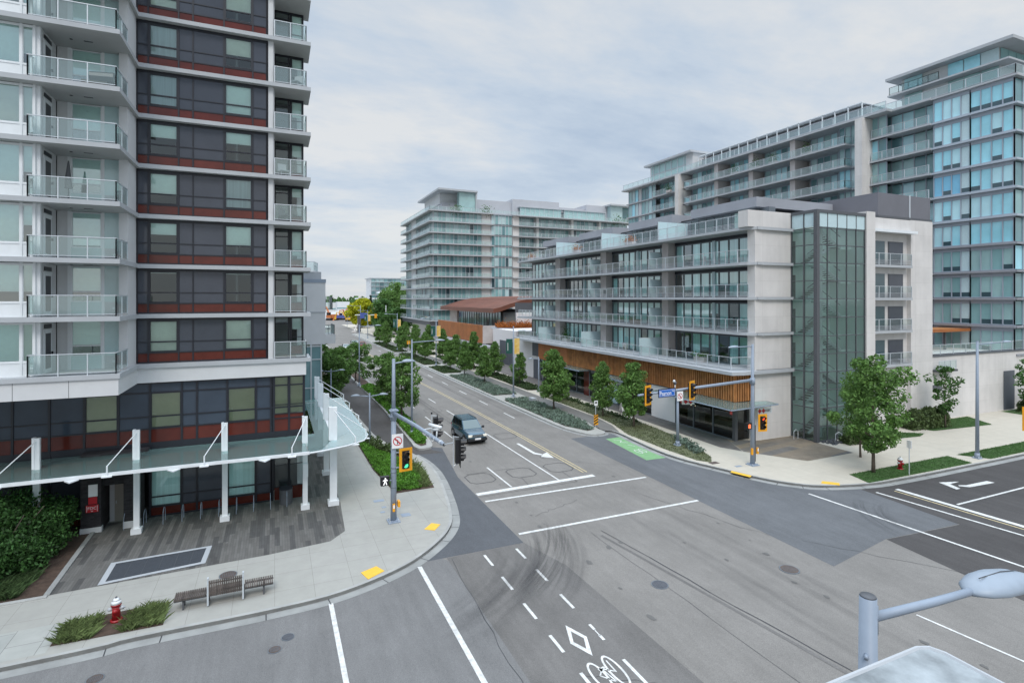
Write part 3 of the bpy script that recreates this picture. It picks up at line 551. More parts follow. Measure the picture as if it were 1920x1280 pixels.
# ---------------------------------------------------------------- trees
def crown_mesh(mb,h,r,z0,shape,nb,nl,ls,mt,seed,flat=1):
    """leaf clumps on an uneven set of lobes, denser at their outsides"""
    random.seed(seed); ph=[random.uniform(0,6.28) for _ in range(6)]; zs=z0
    for b in range(nb):
        t=(b+.5)/nb; t=min(.99,max(.01,t+random.uniform(-.06,.06))); zz=z0+t*(h-z0)
        if shape=='cone': pr=r*(1-t)**.75*min(1,.45+t*4)
        elif shape=='vase': pr=r*(.35+.75*t)*(1-max(0,t-.75)*3.2)
        else: pr=r*math.sqrt(max(.02,1-(2*t-1)**2))**.85
        a=b*2.399+ph[0]; q=pr*random.uniform(.35,.95)*(1+.16*math.sin(3*a+ph[1])); bx,by=math.cos(a)*q,math.sin(a)*q
        br=r*random.uniform(.17,.44)*(.55+.45*(pr/r)); q*=random.choice((.8,1,1,1.18)); bx,by=math.cos(a)*q,math.sin(a)*q
        for _ in range(nl//nb):
            d=Vector((random.gauss(0,1),random.gauss(0,1),random.gauss(0,1))).normalized()*br*random.uniform(.55,1.12)
            leaf(mb,(bx+d.x,by+d.y,zz+d.z*.8),ls*random.uniform(.6,1.25),mt if random.random()>.12 else ('leaf_light' if mt in('leaf_maple',) else mt))
def make_tree(name,h,r,z0,shape,nb,nl,ls,mt,seed,tr=.09,label='',cat='tree',group=None,stake=False):
    t=thing(name,label,cat,(0,0,0),group); k=MB(); random.seed(seed+5)
    k.tube([(0,0,-.05),(.03,.02,z0*.6),(-.02,.03,z0+ (h-z0)*.35),(.02,0,h*.86)],[tr*1.15,tr*.9,tr*.6,tr*.15],'bark',8)
    for i in range(9):
        a=i*2.4+seed; zb=z0*.8+(h-z0)*.5*i/9; l=r*random.uniform(.5,.85)*(1-.3*i/9)
        k.tube([(0,0,zb),(math.cos(a)*l*.5,math.sin(a)*l*.5,zb+l*.35),(math.cos(a)*l,math.sin(a)*l,zb+l*.75)],[tr*.4,tr*.25,tr*.08],'bark',5)
    k.build('trunk',t,True); c=MB(); crown_mesh(c,h,r,z0,shape,nb,nl,ls,mt,seed); c.build('crown',t); return t
protos=[make_tree('street_tree',6.2,1.95,1.35,'cone',44,8500,.12,'leaf_maple',s) for s in (11,23,37)]
posn=[('kerbside',[(27.2,51.2,6.5,'first'),(27.05,71.6,5.1,'second'),(26.85,79.9,5.2,'third'),(26.7,86.8,5.0,'fourth'),(26.2,101.3,5.4,'fifth'),(25.9,108,5.2,'sixth'),(25.4,118,6.0,'seventh'),(25.0,134,6.2,'eighth'),(24.8,143,6.0,'ninth')]),
      ('inner',[(30.5,41.7,6.0,'first'),(30.4,46.7,5.3,'second'),(30.6,56.1,5.0,'third'),(30.6,67.5,4.6,'fourth'),(30.5,76.4,5.2,'fifth'),(30.5,85.8,6.2,'sixth'),(30.2,95,5.4,'seventh'),(30.0,102.6,5.8,'eighth'),(29.9,112.6,6.2,'ninth'),(29.6,124,6.0,'tenth'),(29.4,133,6.0,'eleventh')])]
used=set(); ci=0
for row,lst in posn:
    for (x,y,hh,o) in lst:
        k=ci%3; ci+=1; t=protos[k] if k not in used else copy_tree(protos[k]); used.add(k)
        place(t,(x,y,H),ci*1.9,'young green street tree, %s of the %s row from the intersection'%(o,row),'young street trees on the far boulevard'); s=hh/6.2; t.scale=(s*1.02,s*1.02,s)
protoL=make_tree('maple_tree',6.0,2.05,1.5,'round',32,8000,.125,'leaf_maple',51,.11)
place(protoL,(11.3,52.8,H),0,'dark bushy maple on the narrow island behind the signal mast','bushy trees left of the road')
for (x,y,hh,lb,rz) in ((11.6,61.8,6.6,'bushy green maple on the island, just beyond the nearest maple',1.3),(6.2,65,7.0,'spreading maple in the garden beyond the glass canopy, nearest the pale stucco block',2.5),(10.7,81,6.4,'rounded maple on the island beside the far lamp pole',4.0),(4.6,80,7.6,'leafy maple half hidden behind the pale stucco block',5.1),(7.8,74,6.4,'maple between the canopy garden and the bike path',.5)):
    t=copy_tree(protoL); place(t,(x,y,H),rz,lb,'bushy trees left of the road'); s=hh/7.2; t.scale=(s*1.1,s*1.1,s)
t=make_tree('street_tree',7.6,2.2,1.7,'round',34,11000,.115,'leaf_maple',77,.12,'dark green corner tree with a thick crown on the grass strip by the far hydrant'); place(t,(37.5,24.2,H)); 
t=copy_tree(t); place(t,(40.2,26.9,H),2.2,'smaller dark tree overlapping the corner tree, behind the far hydrant'); t.scale=(.62,.62,.72)
tv=make_tree('young_tree',5.6,1.35,1.6,'vase',26,1500,.13,'leaf_dark',91,.06,'vase-shaped young tree with reddish tips before the low concrete wall'); place(tv,(56.5,29.9,H))
t=copy_tree(tv); place(t,(71.3,30.2,H),1.4,'sparse young tree cut by the right edge of the photo')
t=make_tree('palm_shrub',3.0,1.1,.2,'round',16,700,.16,'leaf_dark',92,.05,'bushy plant on the white wall roof beside the shop block','plant'); place(t,(41,78,6.3))
# big shrub at lower left
t=thing('large_shrub','large dark green shrub filling the bed at the left edge','shrub',(-11.3,31.2,H))
k=MB(); random.seed(4)
for i in range(9):
    a=i*.7; k.tube([(-11.3,31.2,H),(-11.3+math.cos(a)*.8,31.2+math.sin(a)*.8,1.4),(-11.3+math.cos(a)*1.7,31.2+math.sin(a)*1.7,2.6)],[.06,.04,.015],'bark',5)
k.build('stem',t); c=MB()
for (bx,by,bz,br,n) in ((-11.6,31.3,1.5,1.6,5200),(-10.3,31.6,1.2,1.25,4000),(-12.6,30.2,1.1,1.4,3200),(-10.9,29.8,.9,1.1,3200),(-11.0,32.8,1.7,1.3,3200),(-9.8,33.0,1.4,.9,2200),(-11.2,28.9,.75,1.15,3200),(-9.9,30.0,.7,.85,2200),(-13,29,1.0,1.2,2200),(-9.6,31.5,.9,.8,1800),(-12.4,28.6,.55,.9,2000),(-13,32.4,1.6,1.5,2200)):
    for _ in range(n):
        d=Vector((random.gauss(0,1),random.gauss(0,1),random.gauss(0,1))).normalized(); d*=br*random.uniform(.6,1.1)*(1+.22*math.sin(5*d.x+3*bx)*math.cos(4*d.z+by)+.12*math.sin(11*d.y))
        leaf(c,(bx+d.x,by+d.y,max(.2,H+bz+d.z*.85)),random.uniform(.05,.10),'leaf_bush')
c.build('foliage',t)
scatter('bed_grass',[(-13,27.5),(-9.4,27.5),(-9.2,29.4),(-13,29.2)],500,tuft('shrub_dark',.4,8),'low grasses in front of the large shrub')
scatter('box_hedge',[(52.6,30.3),(57.2,29.9),(57.2,31.2),(52.8,31.6)],2600,shrub('hedge_leaf',1.5,.14,6),'clipped hedge against the low concrete wall')
scatter('box_hedge',[(42.6,29.4),(44.6,29.2),(44.6,30.2),(42.8,30.4)],900,shrub('hedge_leaf',.8,.11,6),'small dark hedge at the foot of the glass stair tower')
scatter('box_hedge',[(71.4,29.9),(76,29.7),(76,31),(71.4,31.2)],1500,shrub('hedge_leaf',1.4,.14,6),'dark hedge by the grey wall panel at right')
# distant trees
def big_tree(name,x,y,h,r,mt,lb,seed,shape='round',n=5200,ls=.42,z0=1.2): 
    t=make_tree(name,h,r,z0,shape,60,n,ls,mt,seed,.3,lb); place(t,(x,y,0)); return t
big_tree('yellow_tree',32.8,229,11.2,5.0,'leaf_yellow','bright yellow-green tree far down the road',61,n=12000,ls=.5,z0=1.5)
big_tree('conifer_tree',38.0,240,13.2,2.0,'leaf_conifer','narrow dark conifer right of the yellow tree',62,'cone',2200,.35,.5)
for i,(x,y,h,r,lb) in enumerate(((39.0,205,14.5,5.5,'tall green tree left of the mid-distance balcony block'),(44,215,17.5,6.5,'tallest green tree against the mid-distance balcony block'),(35.5,196,11.5,4.6,'lower green tree at the left front of the far clump'),(49.5,222,16.5,6.0,'green tree half hidden behind the mid-distance balcony block'),(34.0,182,7.0,3.2,'small dark tree beneath the far clump'),(39,186,8.5,4,'dark bushy tree at the foot of the far clump'))):
    big_tree('green_tree',x,y,h,r,('leaf_maple','leaf_maple','leaf_dark','leaf_light','leaf_dark','leaf_dark')[i],lb,100+i)
# distant wood and lot
wd=MB(); random.seed(9)
for i in range(2600):
    x=random.uniform(-120,330); y=800+random.uniform(-30,40)
    hh=random.uniform(4,17)*(1+.15*math.sin(x*.05)); 
    for _ in range(2): leaf(wd,(x,y,random.uniform(1,hh)),random.uniform(2,4),'leaf_dark')
o=wd.build('far_woodland'); o['kind']='stuff'; o['label']='low dark tree line on the horizon'; o['category']='trees'
sheet('far_lot',[(-300,330),(400,330),(500,780),(-400,780)],.03,'lot_far')
sheet('far_verge',[(-160,262),(12,262),(24,320),(-160,330)],.04,'lawn')
# ---------------------------------------------------------------- buildings
class FB:
    """facade-aligned boxes: u along the wall, n outward, z up. ax 'y' faces -Y, ax 'x' faces -X, 'X' faces +X"""
    def __init__(s,ax,p): s.ax=ax; s.p=p
    def pt(s,u,n,z): return (u,s.p-n,z) if s.ax=='y' else ((s.p-n,u,z) if s.ax=='x' else (s.p+n,u,z))
    def box(s,mb,u0,u1,n0,n1,z0,z1,m,mt=None,mb_=None):
        a=s.pt(u0,n0,z0); b=s.pt(u1,n1,z1); mb.box(*a,*b,m,mt,mb_)
    def pane(s,mb,u0,u1,n,z0,z1,m):
        q=[s.pt(u0,n,z0),s.pt(u1,n,z0),s.pt(u1,n,z1),s.pt(u0,n,z1)]
        if s.ax=='x': q=q[::-1]
        mb.face(q,m)
def rail(parent,pts,z,h=1.05,sp=1.35,glass_m='glass_rail',rm='rail_metal',name='balcony_railing',bars=0,pr=.022):
    mb=MB(); 
    for a,b in zip(pts,pts[1:]):
        a=Vector(a);b=Vector(b);L=(b-a).length; n=max(1,round(L/sp)); u=(b-a).normalized(); v=Vector((-u.y,u.x))
        c=(a+b)/2
        mb.obox((c.x,c.y,0),(u.x,u.y,0),L/2+pr,(v.x,v.y,0),pr*1.15,z+h-.04,z+h,rm)
        mb.obox((c.x,c.y,0),(u.x,u.y,0),L/2,(v.x,v.y,0),pr*.8,z+.09,z+.12,rm)
        for k in range(bars): mb.obox((c.x,c.y,0),(u.x,u.y,0),L/2,(v.x,v.y,0),pr*.7,z+.2+.11*k,z+.225+.11*k,rm)
        for i in range(n+1):
            q=a.lerp(b,i/n); mb.obox((q.x,q.y,0),(u.x,u.y,0),pr,(v.x,v.y,0),pr,z,z+h-.04,rm)
        z0=z+.13+(.11*bars); mb.face([(a.x,a.y,z0),(b.x,b.y,z0),(b.x,b.y,z+h-.05),(a.x,a.y,z+h-.05)],glass_m)
    return mb.build(name,parent)
def window(parent,F,u0,u1,z0,z1,n,fr='mid_frame',gl='glass_dark',cuts=(),hcuts=(),blind=None,blind_m='blind',fw=.05,rec=0,depth=.1,name='window'):
    """frame with mullions, glass pane and an optional roller blind behind it"""
    mb=MB(); d0,d1=n-depth/2,n+depth/2
    F.box(mb,u0,u1,d0,d1,z0,z0+fw,fr); F.box(mb,u0,u1,d0,d1,z1-fw,z1,fr); F.box(mb,u0,u0+fw,d0,d1,z0+fw,z1-fw,fr); F.box(mb,u1-fw,u1,d0,d1,z0+fw,z1-fw,fr)
    for c in cuts: F.box(mb,c-fw/2,c+fw/2,d0+.004,d1-.004,z0+fw,z1-fw,fr)
    for c in hcuts: F.box(mb,u0+fw,u1-fw,d0+.008,d1-.008,c-fw*.5,c+fw*.5,fr)
    wnd=mb.build(name,parent); g=MB(); F.pane(g,u0+fw*.6,u1-fw*.6,n,z0+fw*.6,z1-fw*.6,gl); g.build('pane',wnd)
    if blind is not None:
        b=MB()
        for (a0,a1,zb) in blind: F.pane(b,a0,a1,n-.06,zb,z1-.02,blind_m)
        if b.f: b.build('blind',wnd)
    return wnd
rnd=random.Random(21)
# ---- left tower
T=thing('apartment_tower','tall apartment tower at left with red and grey window bands and white balconies','building',(-9,40,0))
Z0,ST=8.38,2.685; FY=FB('y',34.9)
Z=[Z0+ST*k for k in range(10)]
core=MB(); core.box(-30,37.6,0,1.0,57,34,'room_wall'); core.build('core',T)
for i,z in enumerate([4.0]+Z[:]):   # floor plates with white edges
    s=MB()
    if i==0: s.prism([(-30,34.95),(1.6,34.95),(1.6,57),(-30,57)],z-.5,z+.1,'room_dark')
    else:
        s.prism([(-30,30.7),(-6.65,30.7),(-6.65,34.55),(1.98,34.55),(1.98,37.2),(1.68,37.2),(1.68,57),(-30,57)],z-.11,z+.11,'slab_white','slab_white','soffit')
    s.build('floor_slab',T)
# fascia under the first slab
f=MB(); f.prism([(-30,30.78),(-6.72,30.78),(-6.72,34.66),(1.72,34.66),(1.72,36.6),(1.5,36.6),(1.5,34.88),(-6.95,34.88),(-6.95,31.0),(-30,31.0)],7.48,Z0-.11,'stucco')
f.prism([(-30,31.0),(-6.95,31.0),(-6.95,34.86),(-30,34.86)],7.6,7.66,'soffit')
for x in (-27,-24,-21,-18.4,-15.8,-13.2,-10.6,-8.6): f.box(x-.008,30.775,7.49,x+.008,30.778,Z0-.12,'sealant')
f.build('fascia',T)
US=[-6.79,-6.28,-4.86,-4.17,-2.64,-1.16,-.43]
for k in range(8+1):
    z=Z[k]; zt=z+ST-.11
    # curtain wall band: frame grid, grey and red panels
    m=MB(); r1,r2=z+.68,z+1.27
    FY.box(m,US[0],US[-1]+.06,-.06,.0,z+.11,z+.2,'dark_frame'); FY.box(m,US[0],US[-1]+.06,-.06,.0,zt-.14,zt,'dark_frame')
    for u in US+[-.40]: FY.box(m,u-.035,u+.035,-.062,.012,z+.2,zt-.14,'dark_frame')
    FY.box(m,US[0],US[-1],-.058,.004,r1-.03,r1+.03,'dark_frame')
    for a,b in zip(US,US[1:]):
        FY.box(m,a+.03,b-.03,-.08,-.03,z+.2,r1-.03,'red_panel')
        if abs(b-a-1.45)>.1 or a==-4.17:
            FY.box(m,a+.03,b-.03,-.057,.006,r2-.025,r2+.025,'dark_frame'); FY.box(m,a+.03,b-.03,-.08,-.03,r1+.03,r2,'grey_panel'); FY.box(m,a+.03,b-.03,-.08,-.03,r2,zt-.14,'grey_panel')
    m.build('curtain_wall_band',T)
    for (a,b) in ((US[1],US[2]),(US[4],US[5])):
        q=rnd.random(); u=[(a+.06,b-.06,r1+.08 if q<.72 else (r2+.05 if q<.86 else zt-.14-rnd.uniform(.5,1.0)))]
        if k==1: u=[(a+.06,b-.06,zt-.25)]
        window(T,FY,a+.035,b-.035,r1+.03,zt-.14,-.03,'dark_frame','glass_dark',hcuts=(r2,),blind=u,blind_m=rnd.choice(('blind','blind','blind','blind_warm','blind_grey')),fw=.07,depth=.09)
    # pier and balcony recess at the street corner
    p=MB(); FY.box(p,-.34,-.08,-.3,.06,z+.11,zt,'stucco'); FY.box(p,-.08,-.02,-1.9,-.05,z+.11,zt,'stucco'); p.build('pier',T)
    B=FB('y',36.5); d=MB()
    B.box(d,-.02,1.66,-.08,0,z+.11,z+.2,'dark_frame'); B.box(d,-.02,1.66,-.08,0,zt-.12,zt,'dark_frame')
    for u in (0.02,.78,.9,1.62): B.box(d,u-.04,u+.04,-.08,.01,z+.2,zt-.12,'dark_frame')
    B.box(d,.94,1.58,-.08,-.03,z+.2,z+.7,'red_panel'); B.box(d,.06,.74,-.07,.0,z+2.05,z+2.12,'dark_frame'); d.build('door_frame',T)
    window(T,B,.94,1.58,z+.7,zt-.12,-.03,'dark_frame','glass_dark',hcuts=(z+1.25,),blind=[(1.0,1.55,z+rnd.uniform(.8,1.9))],fw=.04)
    g=MB(); B.pane(g,.06,.74,-.02,z+.2,z+2.05,'glass_dark'); B.pane(g,.06,.74,-.02,z+2.12,zt-.12,'glass_dark'); g.build('balcony_door',T)
    rail(T,[(0,34.68),(1.72,34.68),(1.72,36.4)],z+.11,1.0,.88)
    # projecting wing: glazed bay, recessed wall with door and window, fin wall
    W=FB('y',31.25); b=MB()
    for (a0,a1) in ((-30,-13.9),(-13.9,-12.2),(-12.2,-10.45),(-10.45,-9.98)):
        W.box(b,a0+.04,a1-.04,-.06,0,z+.14,z+.72,'white_metal')
    for u in (-28,-26,-24,-22,-20,-18,-15.9,-13.9,-12.2,-10.45,-9.98): W.box(b,u-.045,u+.045,-.08,.03,z+.11,zt,'white_metal')
    for zz in (z+.12,z+.75,zt-.06): W.box(b,-30,-9.98,-.075,.025,zz-.035,zz+.035,'white_metal')
    b.box(-9.98,31.3,z+.11,-9.78,31.5,zt,'white_metal'); b.build('bay_frame',T)
    us=[-19.9,-18,-15.9,-13.9,-12.2,-10.45,-9.98]
    for a0,a1 in zip(us[2:],us[3:]):
        lo=z+.82 if rnd.random()<.45 else z+rnd.uniform(1.0,1.7)
        if k==1: lo=z+1.25
        window(T,W,a0+.045,a1-.045,z+.785,zt-.095,-.03,'white_metal','glass_green',blind=[(a0+.05,a1-.05,lo)],blind_m=rnd.choice(('blind','blind','blind_warm')),fw=.03,depth=.06)
    S=FB('X',-9.78); d=MB(); S.box(d,31.5,33.3,-.12,-.02,z+.11,zt,'stucco'); S.box(d,31.72,32.62,-.05,.02,z+.16,z+2.12,'white_metal'); S.box(d,31.66,32.68,-.05,.025,z+2.12,z+2.2,'white_metal'); d.build('bay_side_wall',T)
    dd=MB(); S.box(dd,31.85,32.5,0,.024,z+.35,z+2.0,'dark_frame'); S.box(dd,31.75,32.6,0,.024,z+2.24,z+2.42,'dark_frame'); dr=dd.build('balcony_door',T)
    hd=MB(); hd.box(-9.75,32.53,z+1.0,-9.68,32.57,z+1.12,'dark_frame'); hd.build('handle',dr)
    V=FB('y',33.35); v=MB()
    V.box(v,-9.78,-9.36,-.15,0,z+.11,zt,'stucco'); V.box(v,-9.36,-9.22,-.15,.02,z+.11,zt,'white_metal'); V.box(v,-7.98,-7.86,-.15,.02,z+.11,zt,'white_metal'); V.box(v,-9.22,-7.98,-.12,0,z+.11,z+.78,'far_glass3'); V.box(v,-7.86,-7.2,-.12,0,z+.78,zt,'far_glass3'); V.box(v,-7.86,-7.2,-.12,0,z+.11,z+.78,'slab_white'); V.box(v,-7.52,-7.4,0,.04,z+.4,z+.52,'rail_metal'); v.build('recess_wall',T)
    window(T,V,-9.22,-7.98,z+.78,zt-.02,-.06,'white_metal','glass_green',hcuts=(z+1.28,),blind=[(-9.18,-8.02,z+(1.32 if k!=2 else .9))],fw=.05)
    p=MB(); p.box(-7.2,33.05,z+.11,-6.82,34.85,zt,'stucco'); p.build('fin_wall',T)
    rail(T,[(-9.98,31.25),(-10.1,31.0),(-10.1,30.86),(-6.83,30.86),(-6.83,33.0)],z+.11,1.0,1.1)
    fl=MB(); fl.box(-30,35.2,z+.12,1.2,37.5,z+.14,'room_floor'); 
    for u in (-14,-9.9,-7.0,-2.0,-.2): fl.box(u-.05,35.0 if u>-7.5 else 31.4,z+.12,u+.05,37.5,zt,'room_wall')
    fl.box(-30,33.5,z+.12,-9.9,33.6,zt,'room_wall'); fl.build('interior',T)
    lf=MB(); lf.cyl(-8.9,32.2,z+ST-.135,z+ST-.11,.06,'dark_frame',n=8); lf.box(-8.4,32.15,z+ST-.125,-8.05,32.25,z+ST-.11,'dark_frame'); lf.build('soffit_light',T)
# lower two floors
UL=[-20.9,-19.4,-17.9,-16.45,-14.98,-13.5,-12.02,-10.55,-9.10,-7.62,-6.2,-4.71,-3.98,-2.48,-.99,-.2]
m=MB()
for zz,h2 in ((7.42,.05),(6.9,.035),(5.6,.035),(4.95,.035),(4.12,.09)): FY.box(m,-20.9,1.66,-.06,.01,zz-h2,zz+h2,'dark_frame')
FY.box(m,-20.9,1.66,-.3,-.0,3.35,4.03,'dark_frame')
for u in UL+[-.06,.78,1.62]: FY.box(m,u-.05,u+.05,-.065,.03,3.0 if u>-9 else 3.0,7.47,'dark_frame')
for a,b in zip(UL,UL[1:]):
    FY.box(m,a+.05,b-.05,-.09,-.03,4.21,4.92,'red_panel'); FY.box(m,a+.05,b-.05,-.09,-.03,6.93,7.37,'blue_panel')
for a,b in ((-.06,.78),(.78,1.62)):
    FY.box(m,a+.05,b-.05,-.09,-.03,4.0,5.2,'red_panel'); FY.box(m,a+.05,b-.05,-.09,-.03,0.15,.9,'red_panel')
m.build('curtain_wall_band',T)
for i,(a,b) in enumerate(zip(UL,UL[1:])):
    oliv=i in (8,10,13)
    if oliv: window(T,FY,a+.05,b-.05,4.98,6.87,-.03,'dark_frame','glass_dark',hcuts=(5.6,),blind=[(a+.08,b-.08,5.02)],blind_m='blind_olive',fw=.03)
    else:
        q=MB(); FY.box(q,a+.05,b-.05,-.09,-.03,4.98,5.57,'blue_panel'); FY.box(q,a+.05,b-.05,-.09,-.03,5.63,6.87,'blue_panel'); q.build('glass_panel',T)
for a,b in ((-.06,.78),(.78,1.62)):
    window(T,FY,a+.05,b-.05,5.2,7.4,-.03,'dark_frame','glass_dark',hcuts=(5.75,),blind=[(a+.08,b-.08,5.24)],blind_m='blind_olive',fw=.03)
    window(T,FY,a+.05,b-.05,.9,3.4,-.03,'dark_frame','glass_dark',hcuts=(2.2,),fw=.03)
# ground floor shopfront
gz=MB()
for zz,h2 in ((3.0,.05),(1.22,.03),(.68,.03),(.19,.04)): FY.box(gz,-6.2,-.2,-.06,.01,zz-h2,zz+h2,'dark_frame'); FY.box(gz,-20.9,-9.1,-.06,.01,zz-h2,zz+h2,'dark_frame')
for u in UL:
    if u>-6.3 or u<-9: FY.box(gz,u-.05,u+.05,-.062,.03,.15,3.35,'dark_frame')
for a,b in zip(UL,UL[1:]):
    if a>-6.3 or b<-9: FY.box(gz,a+.05,b-.05,-.09,-.03,.22,.66,'red_panel')
FY.box(gz,-.2,-.06,-.1,.03,0,3.4,'dark_frame'); gz.build('shopfront_frame',T)
for i,(a,b) in enumerate(zip(UL,UL[1:])):
    if a>-6.3 or b<-9:
        if i in (10,13): window(T,FY,a+.05,b-.05,.71,2.95,-.03,'dark_frame','glass_dark',hcuts=(1.22,),blind=[(a+.08,b-.08,.75)],blind_m='curtain',fw=.03)
        else:
            q=MB(); FY.box(q,a+.05,b-.05,-.09,-.03,.71,1.19,'grey_panel'); FY.box(q,a+.05,b-.05,-.09,-.03,1.25,2.95,'grey_panel'); q.build('glass_panel',T)
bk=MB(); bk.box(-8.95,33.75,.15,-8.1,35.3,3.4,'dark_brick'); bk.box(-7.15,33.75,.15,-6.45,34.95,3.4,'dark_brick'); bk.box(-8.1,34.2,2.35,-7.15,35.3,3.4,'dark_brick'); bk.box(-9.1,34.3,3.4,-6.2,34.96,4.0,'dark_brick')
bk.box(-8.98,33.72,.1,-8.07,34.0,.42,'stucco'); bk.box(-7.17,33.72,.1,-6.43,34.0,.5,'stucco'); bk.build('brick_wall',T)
dr=MB(); dr.box(-8.05,35.1,.15,-7.2,35.2,2.35,'stucco'); dr.box(-7.82,35.06,.17,-7.22,35.12,2.25,'door_beige'); dr=dr.build('door',T); hd=MB(); hd.box(-7.76,35.0,1.1,-7.72,35.06,1.25,'rail_metal'); hd.build('handle',dr)
sg=MB(); sg.box(-8.62,33.7,2.0,-8.24,33.75,2.6,'sign_white'); sg=sg.build('wall_sign',T)
sg=MB(); sg.box(-8.62,33.7,1.62,-8.26,33.75,1.97,'sign_red'); sg=sg.build('wall_sign',T)
sg=MB(); sg.box(-8.72,33.69,1.22,-8.2,33.75,1.58,'sign_red'); sg=sg.build('wall_sign',T); text('FDC',.2,'sign_white',facing((-8.46,33.685,1.42),0),sg)
s2=MB(); s2.face([(-8.52,33.684,1.30),(-8.46,33.684,1.25),(-8.40,33.684,1.30)],'sign_white')
for a in ((-8.69,-8.67,1.25,1.55),(-8.25,-8.23,1.25,1.55)): s2.box(a[0],33.684,a[2],a[1],33.69,a[3],'sign_white')
s2.build('sign_border',sg)
fl=MB(); fl.box(-30,36.8,.1,1.3,36.9,7.4,'room_dark'); fl.box(-30,35,.12,1.3,36.8,.14,'room_floor'); fl.build('interior',T)
ew=MB(); ew.box(1.3,37.2,0,1.66,57,34,'stucco'); ew.build('side_wall',T)
# podium block behind the tower
PB=thing('podium_block','pale stucco block with a projecting planter, low behind the left tower','building',(2,62,0))
b=MB(); b.box(-12,57.5,7.45,4.67,75,13.75,'stucco'); b.box(-12,57.45,13.6,4.72,75.1,13.95,'grey_metal'); b.box(-12,57.44,10.6,4.70,57.5,10.72,'slab_white'); b.box(-12,57.9,13.95,4.3,75,14.7,'slab_white'); b.build('wall',PB)
b=MB(); b.box(4.67,58.2,7.45,5.7,62,8.35,'stucco'); b.build('planter',PB)
rail(PB,[(5.6,58.3),(5.6,61.8)],8.35,1.0,.5,'glass_rail','mid_frame'); rail(PB,[(4.7,58.3),(5.6,58.3)],8.35,1.0,.3,'glass_rail','mid_frame')
rail(PB,[(4.7,57.8),(5.35,57.8),(5.35,60.5)],10.9,1.35,.4,'glass_dark','mid_frame'); rail(PB,[(-2,57.7),(3.6,57.7),(4.1,60)],14.7,1.0,1.4)
b=MB(); G2=FB('y',57.2)
for u in (-3,-1.2,.6,2.4,3.3,4.25): G2.box(b,u-.06,u+.06,-.1,.05,0,7.45,'rail_metal')
for zz in (.3,3.2,6.0,7.3): G2.box(b,-3,4.3,-.1,.04,zz-.05,zz+.05,'rail_metal')
b.box(4.2,57.2,0,4.3,75,7.45,'grey_metal'); b.build('curtain_wall_frame',PB)
b=MB(); G2.pane(b,-3,4.25,-.03,.3,7.3,'far_glass2'); b.build('glazing',PB)
# ---- canopy on white posts
CN=thing('glass_canopy','long pale green glass canopy on white posts wrapping the left tower base','canopy',(-3,33,H))
ZC=3.87
g=MB(); g.prism([(-20.9,30.85),(1.6,30.8),(1.6,34.8),(-20.9,34.8)],ZC-.03,ZC,'glass_canopy'); g.prism([(2.2,34.9),(1.65,34.8),(1.65,30.8),(2.3,30.95),(3.0,33.0),(3.1,34.2),(3.1,46.6),(2.2,46.6)],ZC-.03,ZC,'glass_canopy'); g.build('glass_roof',CN)
g=MB(); g.prism([(2.32,30.95),(3.7,31.5),(4.75,32.35),(5.15,33.6),(5.0,46.7),(3.45,46.5),(3.4,34.1),(3.05,33.0)],ZC-.02,ZC+.01,'glass_canopy_pale'); g.build('glass_roof',CN)
fr=MB(); fr.box(-20.9,30.75,ZC-.13,1.7,30.85,ZC+.02,'white_metal')
e=[(1.7,30.8),(2.4,30.95),(3.7,31.5),(4.75,32.35),(5.15,33.6),(5.0,46.7)]
for a,bb in zip(e,e[1:]): fr.tube([(*a,ZC-.06),(*bb,ZC-.06)],.05,'white_metal',6)
fr.box(-20.9,32.75,ZC-.2,2.9,32.95,ZC-.05,'white_metal'); fr.box(3.1,33,ZC-.2,3.3,46.6,ZC-.04,'white_metal')
for i in range(15): x=-20.2+i*1.5; fr.box(x-.02,30.85,ZC-.09,x+.02,34.8,ZC-.035,'rail_metal')
for i in range(8): y=35+i*1.6; fr.box(2.2,y-.02,ZC-.09,5.0,y+.02,ZC-.035,'rail_metal')
for x in (-18.4,-14.4,-12.4,-8.4,-4.4,-.4): fr.prism([(x-.35,30.7),(x+.2,30.7),(x-.05,30.3)],ZC-.16,ZC-.11,'white_metal')
fr.build('canopy_frame',CN)
def post(x,y,w,top,tie):
    p=MB(); p.box(x-w,y-w*.7,.42,x+w,y+w*.7,top,'white_metal'); p.box(x-w*1.25,y-w*.9,ZC+.02,x-w*.4,y+w*.9,top+.03,'white_metal'); p.box(x-w-.1,y-w-.08,H,x+w+.1,y+w+.08,.42,'white_metal'); p.build('post',CN)
    q=MB()
    for t in tie:
        q.tube([(x,y-.1,top-.12),t],.022,'white_metal',6); q.tube([(t[0],t[1],t[2]+.02),(t[0],t[1],ZC-.1)],.035,'white_metal',6); q.box(t[0]-.2,t[1]-.12,ZC-.15,t[0]+.2,t[1]+.05,ZC-.1,'white_metal')
    q.build('tie_rod',CN)
for x in (-18.4,-14.4,-10.4,-6.4,-2.44,1.58): post(x,32.85,.13,5.36,[(x-.75,30.72,ZC+.35)])
post(3.1,32.9,.2,5.75,[(4.2,31.85,ZC+.3),(4.95,33.0,ZC+.4)])
for y in (38.7,43.5,47.3): post(3.2,y,.17,5.6,[(5.1,y-1.6,ZC+.4)])
for i in range(11):
    x=-7.1+i*.86; r_=MB(); r_.tube([(x,33.55,H)]+[(x,33.55+.0+.32*(1-math.cos(R(a)))/1,H+.45+.35*math.sin(R(a))) for a in range(0,181,30)]+[(x,34.19,H)],.018,'grey_metal',6)
    tag(r_.build('bike_rack'),'steel bike hoop in the row under the canopy, %s from the brick door recess'%('first','second','third','fourth','fifth','sixth','seventh','eighth','ninth','tenth','eleventh')[i],'bike rack','bike hoops under the canopy')
